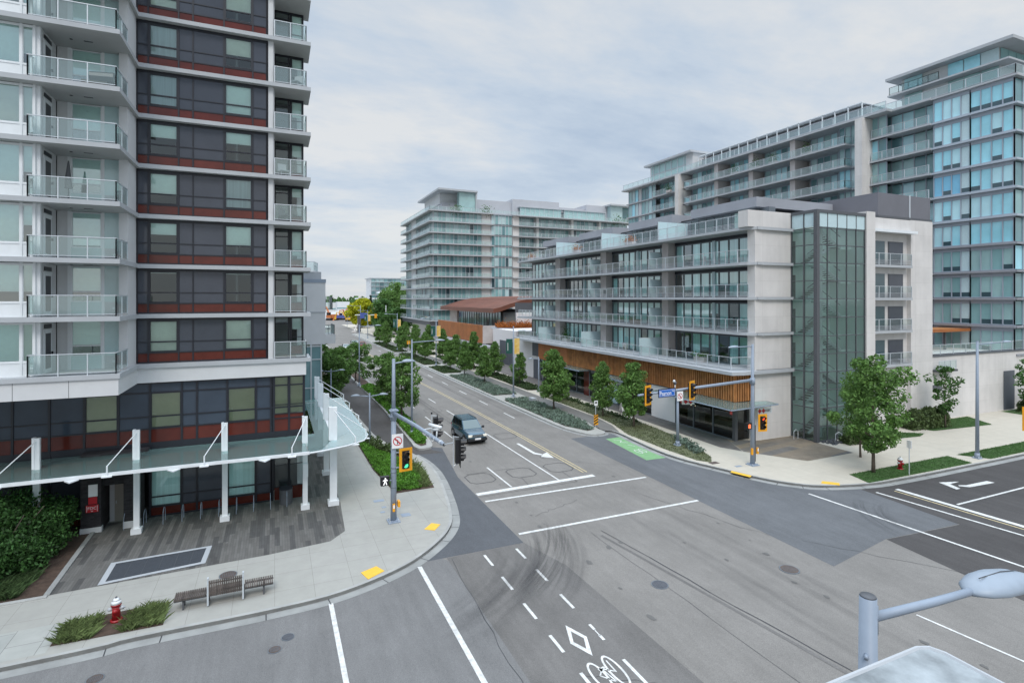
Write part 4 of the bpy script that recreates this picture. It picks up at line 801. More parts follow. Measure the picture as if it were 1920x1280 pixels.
bx=MB(); bx.box(1.45,32.6,2.0,1.72,32.75,2.75,'white_metal'); tag(bx.build('electrical_box'),'small white meter box fixed to the canopy post beside the corner','electrical box')
cn=MB(); cn.cyl(.6,34.2,H,1.0,.36,'charcoal',n=14); cn.cyl(.6,34.2,1.0,1.05,.38,'dark_frame',n=14); tag(cn.build('litter_bin'),'round dark litter bin under the canopy by the red panels','bin')

# ---- right corner block with terraces
A=thing('terrace_block','six storey concrete apartment block with long glass-railed terraces over an orange slatted base','building',(45,55,0))
ZA=[5.9,9.03,12.03,14.95,17.9]; FX=FB('x',38.4)
Y0,Y1=34.3,80.2
core=MB(); core.box(40.3,36,0,60,Y1,17.7,'room_wall'); core.box(38.6,Y1-.3,0,60,Y1,17.7,'concrete'); core.build('core',A)
PI=[(45.2,46.5),(56.8,58.3),(68.6,70.3)]
def rc(x,z):  # rounded corner slab
    return [(x,80.6),(x,34.6)]+[(x+1.4-1.4*math.cos(R(a)),34.6-1.3*math.sin(R(a))) for a in (30,60,90)]+[(41.05,33.3),(41.05,34.4),(40.3,36),(40.3,80.6)]
for i,z in enumerate(ZA):
    s=MB()
    if i==0: s.prism([(34.1,77.6),(34.1,33.4),(35.2,33.15),(41.05,33.2),(41.05,34.4),(40.3,36),(40.3,80.6),(36,80.6),(36,77.6)],z-.16,z+.12,'slab_white','slab_white','soffit')
    else: s.prism(rc(36.1,z),z-.12,z+.12,'slab_white','slab_white','soffit')
    s.build('floor_slab',A)
    zt=(ZA[i+1] if i<4 else 0)-.12
    if i==0: rail(A,[(36,77.4),(34.9,77.4),(34.9,34.3),(36.7,33.9)],z+.12,1.1,1.35,bars=3,pr=.03,glass_m='glass_rail_clear')
    elif i<4: rail(A,[(36.25,80.3),(36.25,34.9),(36.8,34.2)],z+.12,1.1,1.35,bars=3,pr=.03,glass_m='glass_rail_clear')
    else: rail(A,[(36.25,80.3),(36.25,34.6)],z+.12,1.1,1.35,bars=3,pr=.03,glass_m='glass_rail_clear')
    if i<4:
        bays=[(34.4,45.2),(46.5,56.8),(58.3,68.6),(70.3,79.8)]
        for j,(a,b) in enumerate(bays):
            n=max(5,round((b-a)/1.15)); cuts=[a+(b-a)*t/n for t in range(1,n)]; bl=[]
            for t in range(n):
                u0,u1=a+(b-a)*t/n,a+(b-a)*(t+1)/n
                if rnd.random()<.76: bl.append((u0+.06,u1-.06,z+.15 if rnd.random()<.8 else z+rnd.uniform(.8,1.8)))
            window(A,FX,a,b,z+.12,zt-.28,0,'mid_frame','glass_green',cuts=cuts,hcuts=(),blind=bl,blind_m='curtain',fw=.09,depth=.14)
        lt=MB(); FX.box(lt,34.4,79.8,-.1,.03,zt-.28,zt,'dark_frame')
        for (a,b) in bays: FX.box(lt,(a+b)/2-.18,(a+b)/2+.18,-.05,.12,z+.12,zt-.28,'frosted')
        lt.build('window_head',A)
        for (a,b) in PI:
            p=MB(); p.box(37.5,a+.15,z+.12,38.5,b-.15,zt,'concrete_brown'); p.build('pier',A)
            xd=35.1 if i==0 else 36.4; p=MB(); p.box(xd,b+.5,z+.12,38.3,b+.56,z+1.95,'frosted'); p.box(xd,b+.5,z+1.95,38.3,b+.57,z+2.0,'rail_metal'); p.build('balcony_divider',A)
        fl=MB(); fl.box(38.6,34.5,z+.125,40.3,79.8,z+.15,'room_floor'); fl.build('interior',A)
ew=MB(); ew.box(36.8,33.55,0,41.0,34.35,17.78,'concrete'); ew.box(36.0,33.55,18.02,41.0,33.85,19.4,'concrete'); ew.box(36.0,33.85,18.02,36.25,34.6,19.4,'concrete'); ew.build('end_wall',A)
for z in ZA: MB().box(36.9,33.35,z-.1,41.1,33.545,z+.12,'slab_white').build('string_course',A)
# slatted base
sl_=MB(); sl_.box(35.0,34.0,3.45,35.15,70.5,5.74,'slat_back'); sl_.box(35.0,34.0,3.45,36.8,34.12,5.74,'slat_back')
y=33.95
while y<62: sl_.box(34.88,y,3.45,35.02,y+.13,5.74,'slat_wood'); y+=.27
x=34.98
while x<36.75: sl_.box(x,33.88,3.45,x+.13,34.02,5.74,'slat_wood'); x+=.27
sl_.build('slat_screen',A)
cp=MB(); 
for a in range(4): cp.box(34.9,62+a*2.12+.02,3.4,35.0,64.12+a*2.12-.02,5.74,'corten')
cp.build('rust_panel',A)
b=MB(); b.box(35.7,70.5,0,37.5,79.8,5.7,'white_wall'); b.box(35.62,71.0,3.5,35.7,74.0,5.5,'door_grey'); b.box(35.62,70.8,.15,35.7,73.6,3.0,'door_grey'); b.build('side_wall',A)
# shopfront under the slats
SX=FB('x',35.15)
sf=MB(); cuts=[34.2,36.6,39.0,41.4,43.8,46.2,48.6,51,54,57,60,63,66,70.4]
for u in cuts: SX.box(sf,u-.06,u+.06,-.1,.04,.15,3.45,'mid_frame')
for zz in (.2,3.35): SX.box(sf,34.2,70.4,-.1,.03,zz-.06,zz+.06,'mid_frame')
SX.box(sf,41.46,45.0,-.1,.06,.15,3.3,'sign_white'); SX.box(sf,51.0,54.0,-.1,.02,.26,3.3,'frosted'); SX.box(sf,57,58.2,-.1,.06,.15,3.4,'red_panel'); SX.box(sf,66,68,-.1,.05,.15,3.4,'concrete')
sf.box(35.05,34.0,0,35.35,34.3,3.45,'charcoal'); sf.build('shopfront_frame',A)
for a,b in zip(cuts,cuts[1:]):
    if a in (41.4,51,72): continue
    g=MB(); SX.pane(g,a+.06,b-.06,-.03,.26,3.3,'glass_shop'); g.build('shop_window',A)
g=MB(); g.face([(35.3,34.15,.2),(36.8,34.15,.2),(36.8,34.15,3.4),(35.3,34.15,3.4)],'glass_shop'); 
g.build('shop_window',A)
si=MB(); si.box(38.6,34.6,.1,38.7,70,3.4,'room_dark'); si.box(35.3,34.4,.1,38.6,70,.16,'room_floor')
for (x,y_,z_,m_) in ((36.3,36.0,.16,'room_wall'),(37.2,40.5,.16,'curtain'),(36.6,44.5,.16,'room_wall'),(37,48.5,.16,'curtain'),(36.5,56,.16,'room_wall'),(37,62,.16,'curtain')): si.box(x,y_,z_,x+.7,y_+1.6,z_+1.1,m_)
for (y_,z_) in ((36.5,1.6),(39.6,2.2),(43.0,1.5),(46.8,1.8),(49.2,2.4)): si.box(37.6,y_,z_,37.7,y_+.6,z_+.5,'red_glow')
for (y_) in (40.0,40.5,41.0): si.cyl(36.2,y_,1.9,2.0,.06,'room_light',n=6)
si.build('interior',A)
CP=[[(32.3,41.5),(32.3,31.7),(37.8,32.1),(37.9,33.3),(35.0,33.85),(34.9,41.5)],[(33.3,50.8),(33.3,46),(34.9,46),(34.9,50.8)],[(33.4,66),(33.4,56.5),(34.9,56.5),(34.9,66)]]
for q_ in CP: MB().prism(q_,3.38,3.43,'glass_canopy').build('shop_canopy',A)
cf=MB(); cf.tube([(32.3,41.5,3.36),(32.3,31.7,3.36),(37.8,32.1,3.36)],.05,'grey_metal',6)
for y_ in (34.0,36,38,40,41.4): cf.box(32.35,y_-.04,3.28,34.95,y_+.04,3.37,'mid_frame')
for x_ in (35.4,36.8): cf.box(x_-.04,32.0,3.28,x_+.04,33.5,3.37,'mid_frame')
cf.tube([(35,34,3.35),(32.35,31.75,3.34)],.05,'mid_frame',6); cf.build('canopy_frame',A)
for (y0_,y1_,x0_) in ((46,50.8,33.3),(56.5,66,33.4)):
    cf=MB(); cf.box(x0_-.05,y0_,3.28,x0_+.05,y1_,3.38,'grey_metal')
    for i in range(4): yy=y0_+(y1_-y0_-.08)*i/3; cf.box(x0_,yy,3.29,34.9,yy+.08,3.37,'mid_frame')
    cf.build('canopy_frame',A)
# hanging bank signs
def bank(name,M4,par,wd=1.3,full=True,lab=None):
    s=MB(); hw=wd/2
    def pt(a,b,c=0): v=M4@Vector((a,b,c)); return tuple(v)
    def quad(pts,m,c=.0): s.face([pt(a,b,c) for a,b in pts],m)
    for c in (-.03,.0): quad([(-hw,-.25),(hw,-.25),(hw,.25),(-hw,.25)],'sign_white',c)
    quad([(-hw,.25),(hw,.25),(hw,.25),(-hw,.25)],'sign_white')
    x=-hw+.42 if full else 0; k=.22
    quad([(x-k,-k*.95),(x,0),(x-k,k*.95)],'sign_red',.004); quad([(x+k,k*.95),(x,0),(x+k,-k*.95)],'sign_red',.004); quad([(x-k,k*.95),(x-k*1.9,0),(x-k,-k*.95)],'sign_red',.004); quad([(x+k,-k*.95),(x+k*1.9,0),(x+k,k*.95)],'sign_red',.004)
    quad([(x-k,k),(x,0),(x+k,k)],'sign_white',.005); 
    quad([(x-k,k*.98),(x,k*.06),(x,k*.06),(x+k,k*.98)],'sign_white',.0052)
    o=s.build(name,par)
    if full: text('HSBC',.26,'sign_black',M4@Matrix.Translation((hw*.42,0,.008)),o)
    if lab: o['label']=lab
    return o
bank('bank_sign',facing((37.2,32.9,2.75),0),A,1.6,True,'white bank sign with red hexagon by the concrete wall')
bank('bank_sign',facing((33.55,37.9,2.9),R(-25)),A,1.1,False,'white bank sign hanging under the glass shop canopy')
bank('bank_sign',facing((33.7,49.5,2.95),R(-25)),A,1.5,True,'far bank sign at the end of the glass shop canopy')
# penthouse level
ph=MB(); ph.box(41.5,38,18.0,58,Y1,20.6,'room_dark')
for (a,b) in ((36.5,45),(48,56),(59.5,68),(71,79.5)): ph.box(40.2,a,20.4,58,b,21.3,'metal_screen')
ph.box(41.2,36,18.0,42,Y1,20.4,'mid_frame'); ph.build('penthouse_wall',A)
PX_=FB('x',41.15)
for (a,b) in ((37,46),(47,56.5),(58,68),(70,79)):
    n=round((b-a)/1.1); window(A,PX_,a,b,18.05,20.35,.05,'mid_frame','glass_dark',cuts=[a+(b-a)*t/n for t in range(1,n)],blind=[(a+1,a+3,18.1)],blind_m='blind',fw=.06)
for yy in (46.4,57.2,69): 
    q=MB(); q.box(37,yy,18.05,41,yy+.06,20.1,'frosted'); 
    for xx in (37,38.3,39.6,40.95): q.box(xx,yy-.02,18.05,xx+.05,yy+.08,20.12,'rail_metal')
    q.build('terrace_divider',A)
ac=MB(); ac.box(41.8,35.8,18.2,52,36.5,19.9,'metal_screen'); ac.box(48.6,36.3,19.45,51,36.33,19.7,'amber_light'); ac.build('roof_screen',A)
# glass stair tower
STW=thing('stair_tower','green glass stair tower with zigzag stairs inside, on the right corner block','stair tower',(44,32.5,0))
fr=MB(); X0,X1,YF,YB=41.05,47.1,31.15,33.5
for u in (X0,42.35,43.55,44.75,45.95,X1): fr.box(u-.032,YF-.05,0,u+.032,YF+.05,19.2,'charcoal')
for y_ in (YF,32.3,YB): fr.box(X0-.07,y_-.05,0,X0+.07,y_+.05,19.2,'charcoal')
fr.box(X0-.2,YF-.2,0,X0+.12,YF+.12,19.3,'charcoal')
zl=[.2,1.4,2.9,4.4,5.9,7.4,8.9,10.45,12.0,13.5,15.0,16.5,17.9,19.2]
for z in zl: fr.box(X0,YF-.05,z-.03,X1,YF+.05,z+.03,'charcoal'); fr.box(X0-.05,YF,z-.03,X0+.05,YB,z+.03,'charcoal')
fr.box(X0-.1,YF-.1,19.15,X1+.05,YB,19.4,'charcoal'); fr.build('frame',STW)
g=MB(); g.face([(X0,YF,.2),(X1,YF,.2),(X1,YF,18),(X0,YF,18)],'glass_stair'); g.build('glazing',STW); g=MB(); g.face([(X0,YB,.2),(X0,YF,.2),(X0,YF,18),(X0,YB,18)],'glass_stair'); g.build('glazing',STW)
g=MB(); g.box(X0+.03,YF-.02,18,X1,YF+.02,19.15,'frosted'); g.box(X0-.02,YF,18,X0+.02,YB,19.15,'frosted'); g.build('parapet_glass',STW)
iw=MB(); iw.box(X0,34.4,0,X1+.2,34.6,19,'stair_wall'); iw.box(X1,YF+.1,0,X1+.2,34.4,19,'stair_wall')
for z in (.15,3.0,6.0,9.0,12.0,15.0,17.95): iw.box(X0+.1,32.4,z-.15,42.9,34.4,z,'stair_wall'); iw.box(45.7,32.4,z+1.35,X1,34.4,z+1.5,'stair_wall')
for z in (3.0,6.0,9.0,12.0,15.0): iw.box(41.6,34.3,z,42.5,34.4,z+2.1,'charcoal'); iw.box(X0+.1,YF+.3,z-.18,X1-.1,YF+.5,z-.03,'stair_wall')
for x in (42.95,): iw.cyl(x,32.2,0,19,.14,'stucco',n=10)
iw.build('interior_wall',STW)
for z in (.15,3.0,6.0,9.0,12.0,15.0):
    s=MB(); n=9
    for i in range(n):
        a=i/n; x=42.9+a*2.8; s.box(x,33.45,z+a*1.5,x+.34,34.35,z+a*1.5+.06,'charcoal')
    s.tube([(42.9,33.42,z),(45.7,33.42,z+1.5)],.15,'white_metal',4); s.tube([(42.9,33.42,z+.95),(45.7,33.42,z+2.45)],.03,'charcoal',5)
    for i in range(n):
        a=i/n; x=45.7-a*2.8; s.box(x-.34,32.45,z+1.5+a*1.5,x,33.3,z+1.5+a*1.5+.06,'charcoal')
    s.tube([(45.7,32.4,z+1.5),(42.9,32.4,z+3.0)],.15,'white_metal',4); s.tube([(45.7,32.4,z+2.45),(42.9,32.4,z+3.95)],.03,'charcoal',5); s.build('stair_flight',STW)
rk=MB(); random.seed(3)
for i in range(160): x,y_=random.uniform(41.3,46.5),random.uniform(29.9,31.0); rk.box(x,y_,H,x+random.uniform(.06,.2),y_+random.uniform(.06,.2),H+random.uniform(.05,.14),'charcoal')
o=rk.build('river_stones'); o['kind']='stuff'; o['label']='dark river stones at the foot of the stair tower'; o['category']='stones'
# right wing of the block, with recessed balconies
Wg=thing('balcony_wing','pale concrete wing with four stacked recessed balconies beside the glass stair tower','building',(54,36,0))
b=MB(); b.box(47.15,31.0,0,48.3,50,19.6,'concrete'); b.box(48.3,32.3,0,55.0,50,19.6,'concrete'); b.box(54.95,31.95,0,58.3,50,19.4,'concrete'); b.box(48.3,31.9,18.1,54.9,32.3,19.35,'concrete'); b.build('wall',Wg)
b=MB(); b.box(50.4,32.1,19.6,58.2,44,21.7,'roof_dark'); b.box(54.9,32.05,19.5,55.05,32.1,21.75,'rail_metal'); b.box(50.3,32.0,19.42,58.35,44.1,19.62,'charcoal'); b.build('roof_screen',Wg)
for z in (5.9,9.0,12.0,15.0):
    s=MB(); s.box(48.3,31.65,z-.14,54.7,32.3,z+.1,'slab_white'); s.build('balcony_slab',Wg); rail(Wg,[(48.35,31.72),(54.65,31.72)],z+.1,1.05,1.6,bars=3,pr=.03,glass_m='glass_rail_clear')
    V=FB('y',32.3); wq=MB(); V.box(wq,52.1,54.3,0,.04,z+.1,z+2.3,'charcoal'); V.box(wq,52.2,54.2,.04,.06,z+.2,z+2.22,'grey_panel'); wq.build('window',Wg); d=MB(); V.box(d,49.3,51.6,0,.05,z+.1,z+2.3,'far_glass4'); d.build('balcony_door',Wg)
s=MB(); s.box(48.3,31.3,18.0,54.9,31.9,18.25,'white_metal'); s.build('awning_box',Wg)
# low concrete wall with terrace, right
LW=thing('terrace_wall','low pale concrete terrace wall with a railing and grey doors, right of the balcony wing','wall',(75,33,0))
b=MB(); b.box(58.3,32.2,0,150,33.0,6.35,'concrete'); b.box(61,33,5.6,150,44,6.2,'concrete'); b.box(58.3,32.1,6.35,150,33.05,6.45,'charcoal'); b.build('wall',LW)
b=MB(); b.box(71.2,32.12,.2,73.2,32.2,4.3,'door_grey'); b.build('door',LW); b=MB(); b.box(58.5,32.12,3.0,60.2,32.2,3.6,'metal_screen')
for i in range(6): b.box(58.55,32.08,3.05+i*.1,60.15,32.12,3.09+i*.1,'charcoal')
b.build('louvre',LW); rail(LW,[(58.4,32.5),(150,32.5)],6.45,1.0,2.2)
b=MB(); b.box(58.6,31.5,4.9,61.6,32.2,5.1,'charcoal'); b.build('ledge',LW); rail(LW,[(58.7,31.6),(61.5,31.6)],5.1,.9,1.0)
pg=thing('pergola','long rust-orange pergola roof on the terrace before the blue glass tower','pergola',(75,38,6.2)); b=MB(); b.box(63,36.6,8.3,96,40,8.55,'slat_wood'); b.box(62.8,36.5,8.26,96,36.6,8.6,'corten'); b.build('roof',pg)
for x in (64,70,76,82,88): q=MB(); q.box(x-.1,37,6.2,x+.1,37.2,8.3,'charcoal'); q.build('post',pg)
# ---- long balcony slab block and blue glass tower beyond
def longblock():
    Bd=thing('long_balcony_block','long high apartment slab with receding balconies behind the corner block','building',(80,72,0)); F=FB('x',74)
    Zl=[12+3.05*k for k in range(0,9)]; gmats=['far_glass0','far_glass1','far_glass2','far_glass3','sky_glass0','sky_glass2']
    c=MB(); c.box(76.2,46,0,92,103,36.3,'concrete'); c.build('core',Bd)
    for k,z in enumerate(Zl):
        top=k==8
        s=MB()
        if top: s.box(72.4,45,z-.15,92,103.6,z+.15,'slab_white')
        else: s.box(73.6,46,z-.12,92,103.4,z+.12,'slab_white'); s.box(72.2,50.5,z-.1,74,82.8,z+.12,'slab_white'); s.box(73,84,z-.1,74,93.5,z+.12,'slab_white')
        s.build('floor_slab',Bd)
        if top: rail(Bd,[(72.5,103),(72.5,45.2)],z+.15,1.05,1.8,pr=.04); continue
        rail(Bd,[(73.9,82.8),(72.3,82.8),(72.3,50.6),(73.9,50.6)],z+.12,1.05,1.7,pr=.035); rail(Bd,[(73.1,93.4),(73.1,84.2)],z+.12,1.05,1.7,pr=.035)
        for (a,b,nn,n) in ((46,48.2,0,2),(49.2,52.6,0,4),(52.6,58,-1.2,5),(60,66.5,-1.2,6),(68,74,-1.2,6),(75.5,83,-.6,6),(84,93.5,-1.2,7),(93.5,103,0,8)):
            w_=MB(); F.box(w_,a,b,nn-.1,nn+.03,z+.12,z+.2,'far_frame'); F.box(w_,a,b,nn-.1,nn+.03,z+2.8,z+2.93,'far_frame')
            for t in range(n+1): u=a+(b-a)*t/n; F.box(w_,u-.05,u+.05,nn-.1,nn+.05,z+.2,z+2.8,'far_frame')
            for t in range(n): F.box(w_,a+(b-a)*t/n+.05,a+(b-a)*(t+1)/n-.05,nn-.1,nn-.04,z+.2,z+2.8,'stucco' if (nn==0 and a==93.5 and t==4) else rnd.choice(gmats))
            w_.build('window',Bd)
        for y_ in (59,67,74.8): MB().box(73.0,y_,z+.12,76,y_+.9,z+2.93,'concrete_brown').build('partition',Bd)
    for y_ in (47.9,84.0): MB().box(71.9,y_,0,76.2,y_+1.0,36.2,'concrete').build('fin_wall',Bd)
    p=MB(); p.box(76,50,36.45,90,82,39.0,'metal_screen')
    for i in range(17): y_=50+i*2; p.box(75.0,y_-.05,36.4,75.15,y_+.05,39.4,'white_metal')
    p.box(75,50,39.3,90,82,39.45,'white_metal')
    p.build('roof_screen',Bd)
    q=MB(); q.box(74.6,83,36.45,90,96,40.4,'stucco'); q.box(73.6,82.5,40.4,90.2,97,40.8,'slab_white'); q.box(74.5,85,38.4,74.6,95.5,38.6,'slab_white'); q.box(74.52,85,36.6,74.6,95.5,40.3,'far_glass1')
    for i in range(6): q.box(74.4,85.2+i*1.9,36.6,74.52,85.35+i*1.9,40.3,'rail_metal')
    q.build('penthouse',Bd)
    q=MB(); q.tube([(80,62,39.2),(80,62,40.2)],[1.6,1.2],'white_metal',14); q.build('roof_vent',Bd)
longblock()
def bluetower():
    Bt=thing('blue_glass_tower','tall blue glass apartment tower at the right edge','building',(82,40,0)); F=FB('x',74); Fy=FB('y',32.5)
    Zl=[5.9,8.95]+[12+3.05*k for k in range(0,9)]; c=MB(); c.box(76.2,34.2,0,95,48,36.4,'room_dark'); c.build('core',Bt)
    for k,z in enumerate(Zl):
        s=MB()
        s.box(73.65,32.1,z-.12,95,40.5,z+.10,'metal_screen' if z<20 else ('tower_slab' if z<35 else 'slab_white')); s.box(73.4,40.5,z-.12,95,47.9,z+.12,'slab_white'); s.build('floor_slab',Bt)
        if z>35: continue
        for (a,b,n,wh) in ((32.5,36.6,4,None),(36.6,40.4,4,0)):
            w_=MB(); F.box(w_,a,b,-.1,.03,z+.12,z+.22,'far_frame'); F.box(w_,a,b,-.1,.03,z+2.5,z+2.93,'far_frame')
            for t in range(n+1): u=a+(b-a)*t/n; F.box(w_,u-.05,u+.05,-.1,.05,z+.2,z+2.8,'far_frame')
            g_=rnd.choice([['sky_glass0','sky_glass2'],['sky_glass1','sky_glass0'],['sky_glass2','sky_glass0']]) if z>18 else ['far_glass0','far_glass1','far_glass1']
            for t in range(n):
                F.box(w_,a+(b-a)*t/n+.05,a+(b-a)*(t+1)/n-.05,-.1,-.04,z+.22,z+2.5,'frosted' if (wh==0 and t==0) else rnd.choice(g_))
                if rnd.random()<.35: F.box(w_,a+(b-a)*t/n+.07,a+(b-a)*(t+1)/n-.07,-.05,-.02,z+.25,z+.75,'far_glass4')
            w_.build('window',Bt)
        w_=MB(); 
        for t in range(12): Fy.box(w_,74.1+t*1.7,75.7+t*1.7,-.1,-.04,z+.2,z+2.8,rnd.choice(['sky_glass0','far_glass0','far_glass2'])); Fy.box(w_,74.0+t*1.7-.05,74.0+t*1.7+.08,-.1,.05,z+.12,z+2.93,'far_frame')
        w_.build('window',Bt)
        if z>8:
            w_=MB(); a,b,n=40.6,47.6,5
            for t in range(n): F.box(w_,a+(b-a)*t/n+.05,a+(b-a)*(t+1)/n-.05,-1.4,-1.34,z+.2,z+2.8,rnd.choice(['far_glass1','far_glass0','far_glass2','sky_glass2']))
            for t in range(n+1): u=a+(b-a)*t/n; F.box(w_,u-.06,u+.06,-1.4,-1.28,z+.12,z+2.93,'far_frame')
            w_.build('window',Bt); rail(Bt,[(73.5,47.7),(73.5,40.7)],z+.12,1.05,1.4,pr=.035)
    rail(Bt,[(73.8,47.8),(73.8,32.3),(95,32.3)],36.55,1.05,1.5,pr=.035)
    p=MB(); p.box(75.5,34.5,36.5,95,45,40.6,'stucco'); p.build('penthouse_wall',Bt)
    r_=MB(); r_.prism([(74.0,32.6),(95,32.6),(95,46.2),(74,46.2)],40.6,40.95,'slab_white'); r_.box(74.1,33,38.5,95,46,38.7,'slab_white'); r_.build('roof',Bt)
    Fp=FB('x',75.4); w_=MB()
    for t,(a,b) in enumerate(((34.5,36.2),(36.3,37.9),(38,39.6),(42.5,44.6))): Fp.box(w_,a,b,0,.05,38.75,40.55,('frosted','sky_glass0','sky_glass0','sky_glass2')[t]); Fp.box(w_,a,b,0,.05,36.7,38.45,'far_glass1')
    Fq=FB('y',34.45)
    w_.build('window',Bt)
    for t in range(8): w_=MB(); Fq.box(w_,75.6+t*1.6,77.1+t*1.6,0,.05,38.75,40.5,'far_glass0'); w_.build('window',Bt); rail(Bt,[(74.2,45.8),(74.2,40)],38.7,1.0,1.2)
bluetower()
# ---- mid-distance balcony block
def midblock():
    M_=thing('mid_balcony_block','pale balcony apartment block in the middle distance with a wing-like roof','building',(70,160,0)); F=FB('y',147); Fx=FB('x',40.2)
    Zl=[5.9,8.95]+[12+3.05*k for k in range(0,9)]; gm=['far_glass0','far_glass1','far_glass0','far_glass3','far_glass2','far_glass1']
    c=MB(); c.box(42,149,0,106,179,36.2,'stucco'); c.build('core',M_)
    for k,z in enumerate(Zl):
        top=k==len(Zl)-1
        s=MB(); s.prism([(38.8,183),(38.8,145.6),(58,145.6),(58,146.8),(106,146.8),(106,180)],z-.15,z+.15,'slab_white','slab_white','soffit'); s.box(64,145.4,z-.12,106,147,z+.12,'slab_white'); s.build('floor_slab',M_)
        if top: rail(M_,[(39,183),(39,145.8),(106,145.8)],z+.15,1.05,2.4,pr=.05); continue
        rail(M_,[(39,183),(39,175)],z+.15,1.05,2,pr=.05); rail(M_,[(39.1,166),(39.1,145.8),(57,145.8)],z+.15,1.05,2.2,pr=.05); rail(M_,[(66,145.5),(104,145.5)],z+.15,1.05,2.4,pr=.05)
        for (FF,a,b,nn,n) in ((F,40.4,54.5,0,12),(F,57.5,64,.3,6),(F,66.5,72,-1.5,4),(F,73,84,-1.5,8),(F,85,94,-1.0,6),(F,95,105.5,-1.2,7),(Fx,147.2,166,0,14),(Fx,172,180,0,5)):
            w_=MB(); 
            for t in range(n+1): u=a+(b-a)*t/n; FF.box(w_,u-.07,u+.07,nn-.1,nn+.08,z+.15,z+2.9,'rail_metal')
            for t in range(n): FF.box(w_,a+(b-a)*t/n+.07,a+(b-a)*(t+1)/n-.07,nn-.1,nn-.03,z+.3,z+2.75,rnd.choice(gm) if rnd.random()>.07 else 'far_glass4')
            FF.box(w_,a,b,nn-.1,nn+.04,z+.15,z+.3,'mid_frame'); FF.box(w_,a,b,nn-.1,nn+.04,z+2.75,z+2.9,'mid_frame'); w_.build('window',M_)
        for (FF,a,b,n0,n1,mm) in ((F,54.6,57.3,-1,.2,'concrete'),(F,64.2,66.2,-2,.5,'concrete'),(F,84.1,84.9,-2,.2,'concrete'),(F,94.1,94.9,-2,.2,'concrete'),(F,72.1,72.9,-2,.2,'concrete'),(Fx,166,172,-1,.2,'stucco')):
            w_=MB(); FF.box(w_,a,b,n0,n1,z+.15,z+2.9,mm); w_.build('pier',M_)
    b=MB(); b.box(40.5,147.5,4.4,106,180,5.7,'metal_screen'); b.box(39,146,4.6,106,181,5.75,'charcoal'); b.build('base_fascia',M_)
    for x in (43,50,57,64): MB().cyl(x,149.5,0,4.6,.5,'stucco',n=10).build('column',M_)
    r_=MB(); r_.prism([(42,172),(42,147.6),(53.8,148),(53.8,172)],42.6,43.1,'slab_white','metal_screen','slab_white'); r_.box(44,151,36.6,53.5,170,39.5,'metal_screen'); r_.box(48.5,149,36.7,53.4,151,42.6,'far_glass1'); r_.box(43.8,153,39.5,50,170,42.6,'stucco'); r_.box(53.3,148.3,36.6,53.7,149,42.6,'slab_white'); r_.build('penthouse',M_)
    r_=MB(); r_.box(54.5,152,36.6,66,175,41.4,'plant_grey'); r_.box(66,151,36.6,82,175,42.2,'plant_grey'); r_.box(82,152,36.6,92,175,40.9,'plant_grey'); r_.box(92,151,36.6,100,175,42.2,'plant_grey'); r_.build('plant_room',M_)
    for (xa,xb) in ((68,82),(83,98)):
        g_=MB(); g_.box(xa,149.6,36.6,xb,150,39.6,'far_glass1'); g_.box(xa-.3,149.2,39.6,xb+.3,151.5,39.85,'slab_white')
        for i in range(int((xb-xa)/1.6)+1): g_.box(xa+i*1.6,149.45,36.6,xa+i*1.6+.12,149.6,39.6,'rail_metal')
        g_.build('terrace_glazing',M_)
    r_=MB(); r_.box(99,147.5,42.0,109.5,172,42.5,'slab_white'); r_.box(100,149,36.6,104.5,151,42,'far_glass3'); r_.box(104.5,150.5,36.6,109,152,42,'far_glass2'); r_.box(100,151,36.6,109,170,41,'stucco'); r_.build('penthouse',M_)
    for (x) in (47,56,101,106):
        g_=MB()
        for _ in range(160): leaf(g_,(x+random.gauss(0,1.0),146.9+random.gauss(0,.3),37.2+random.gauss(0,.8)),.25,'leaf_dark')
        tag(g_.build('terrace_shrub'),'dark shrub on the roof terrace of the mid-distance block, %s'%{47:'leftmost',56:'second from left',101:'third from left',106:'rightmost'}[x],'shrub')
midblock()
# ---- pavilion with the copper roof
PV=thing('copper_roof_pavilion','low pavilion with a sweeping copper roof and rust-coloured steel walls','building',(50,115,0))
prof=[(40.6,10.0),(42,10.25),(44,10.9),(46.5,11.6),(49,12.05),(53,12.4),(58,12.6),(64,12.5)]
r_=MB()
for (x0,z0),(x1,z1) in zip(prof,prof[1:]): r_.face([(x0,102.5,z0),(x1,102.5,z1),(x1,141,z1),(x0,141,z0)],'copper_roof'); r_.face([(x0,102.5,z0-.9),(x1,102.5,z1-.9),(x1,102.5,z1),(x0,102.5,z0)],'copper_roof'); r_.face([(x0,102.5,z0-.9),(x0,141,z0-.9),(x1,141,z1-.9),(x1,102.5,z1-.9)],'copper_roof')
r_.face([(40.6,102.5,9.1),(40.6,102.5,10.0),(40.6,141,10.0),(40.6,141,9.1)],'copper_roof')
for i in range(1,30): r_.tube([(x,102.5+i*1.3,z+.02) for x,z in prof],.035,'copper_roof',4)
r_.build('roof',PV)
b=MB(); b.box(43.5,104,5,60,140,9.2,'room_wall'); b.box(43,134,0,44.5,140,9.2,'concrete_brown'); b.build('wall',PV)
b=MB()
for i in range(18): b.box(43.0,104.5+i*1.65,5,43.12,104.6+i*1.65,9.2,'mid_frame'); 
for i in range(17): b.box(43.1,104.6+i*1.65,5,43.2,106.1+i*1.65,9.2,'far_glass4' if i%3 else 'far_glass2')
b.build('glazing',PV)
b=MB()
for i in range(10): b.box(36.6,98+i*3.1+.02,3.4,36.9,98+(i+1)*3.1-.02,6.85,'corten')
b.box(36.62,98,3.4,44,98.3,6.8,'concrete_brown'); b.build('rust_screen',PV)
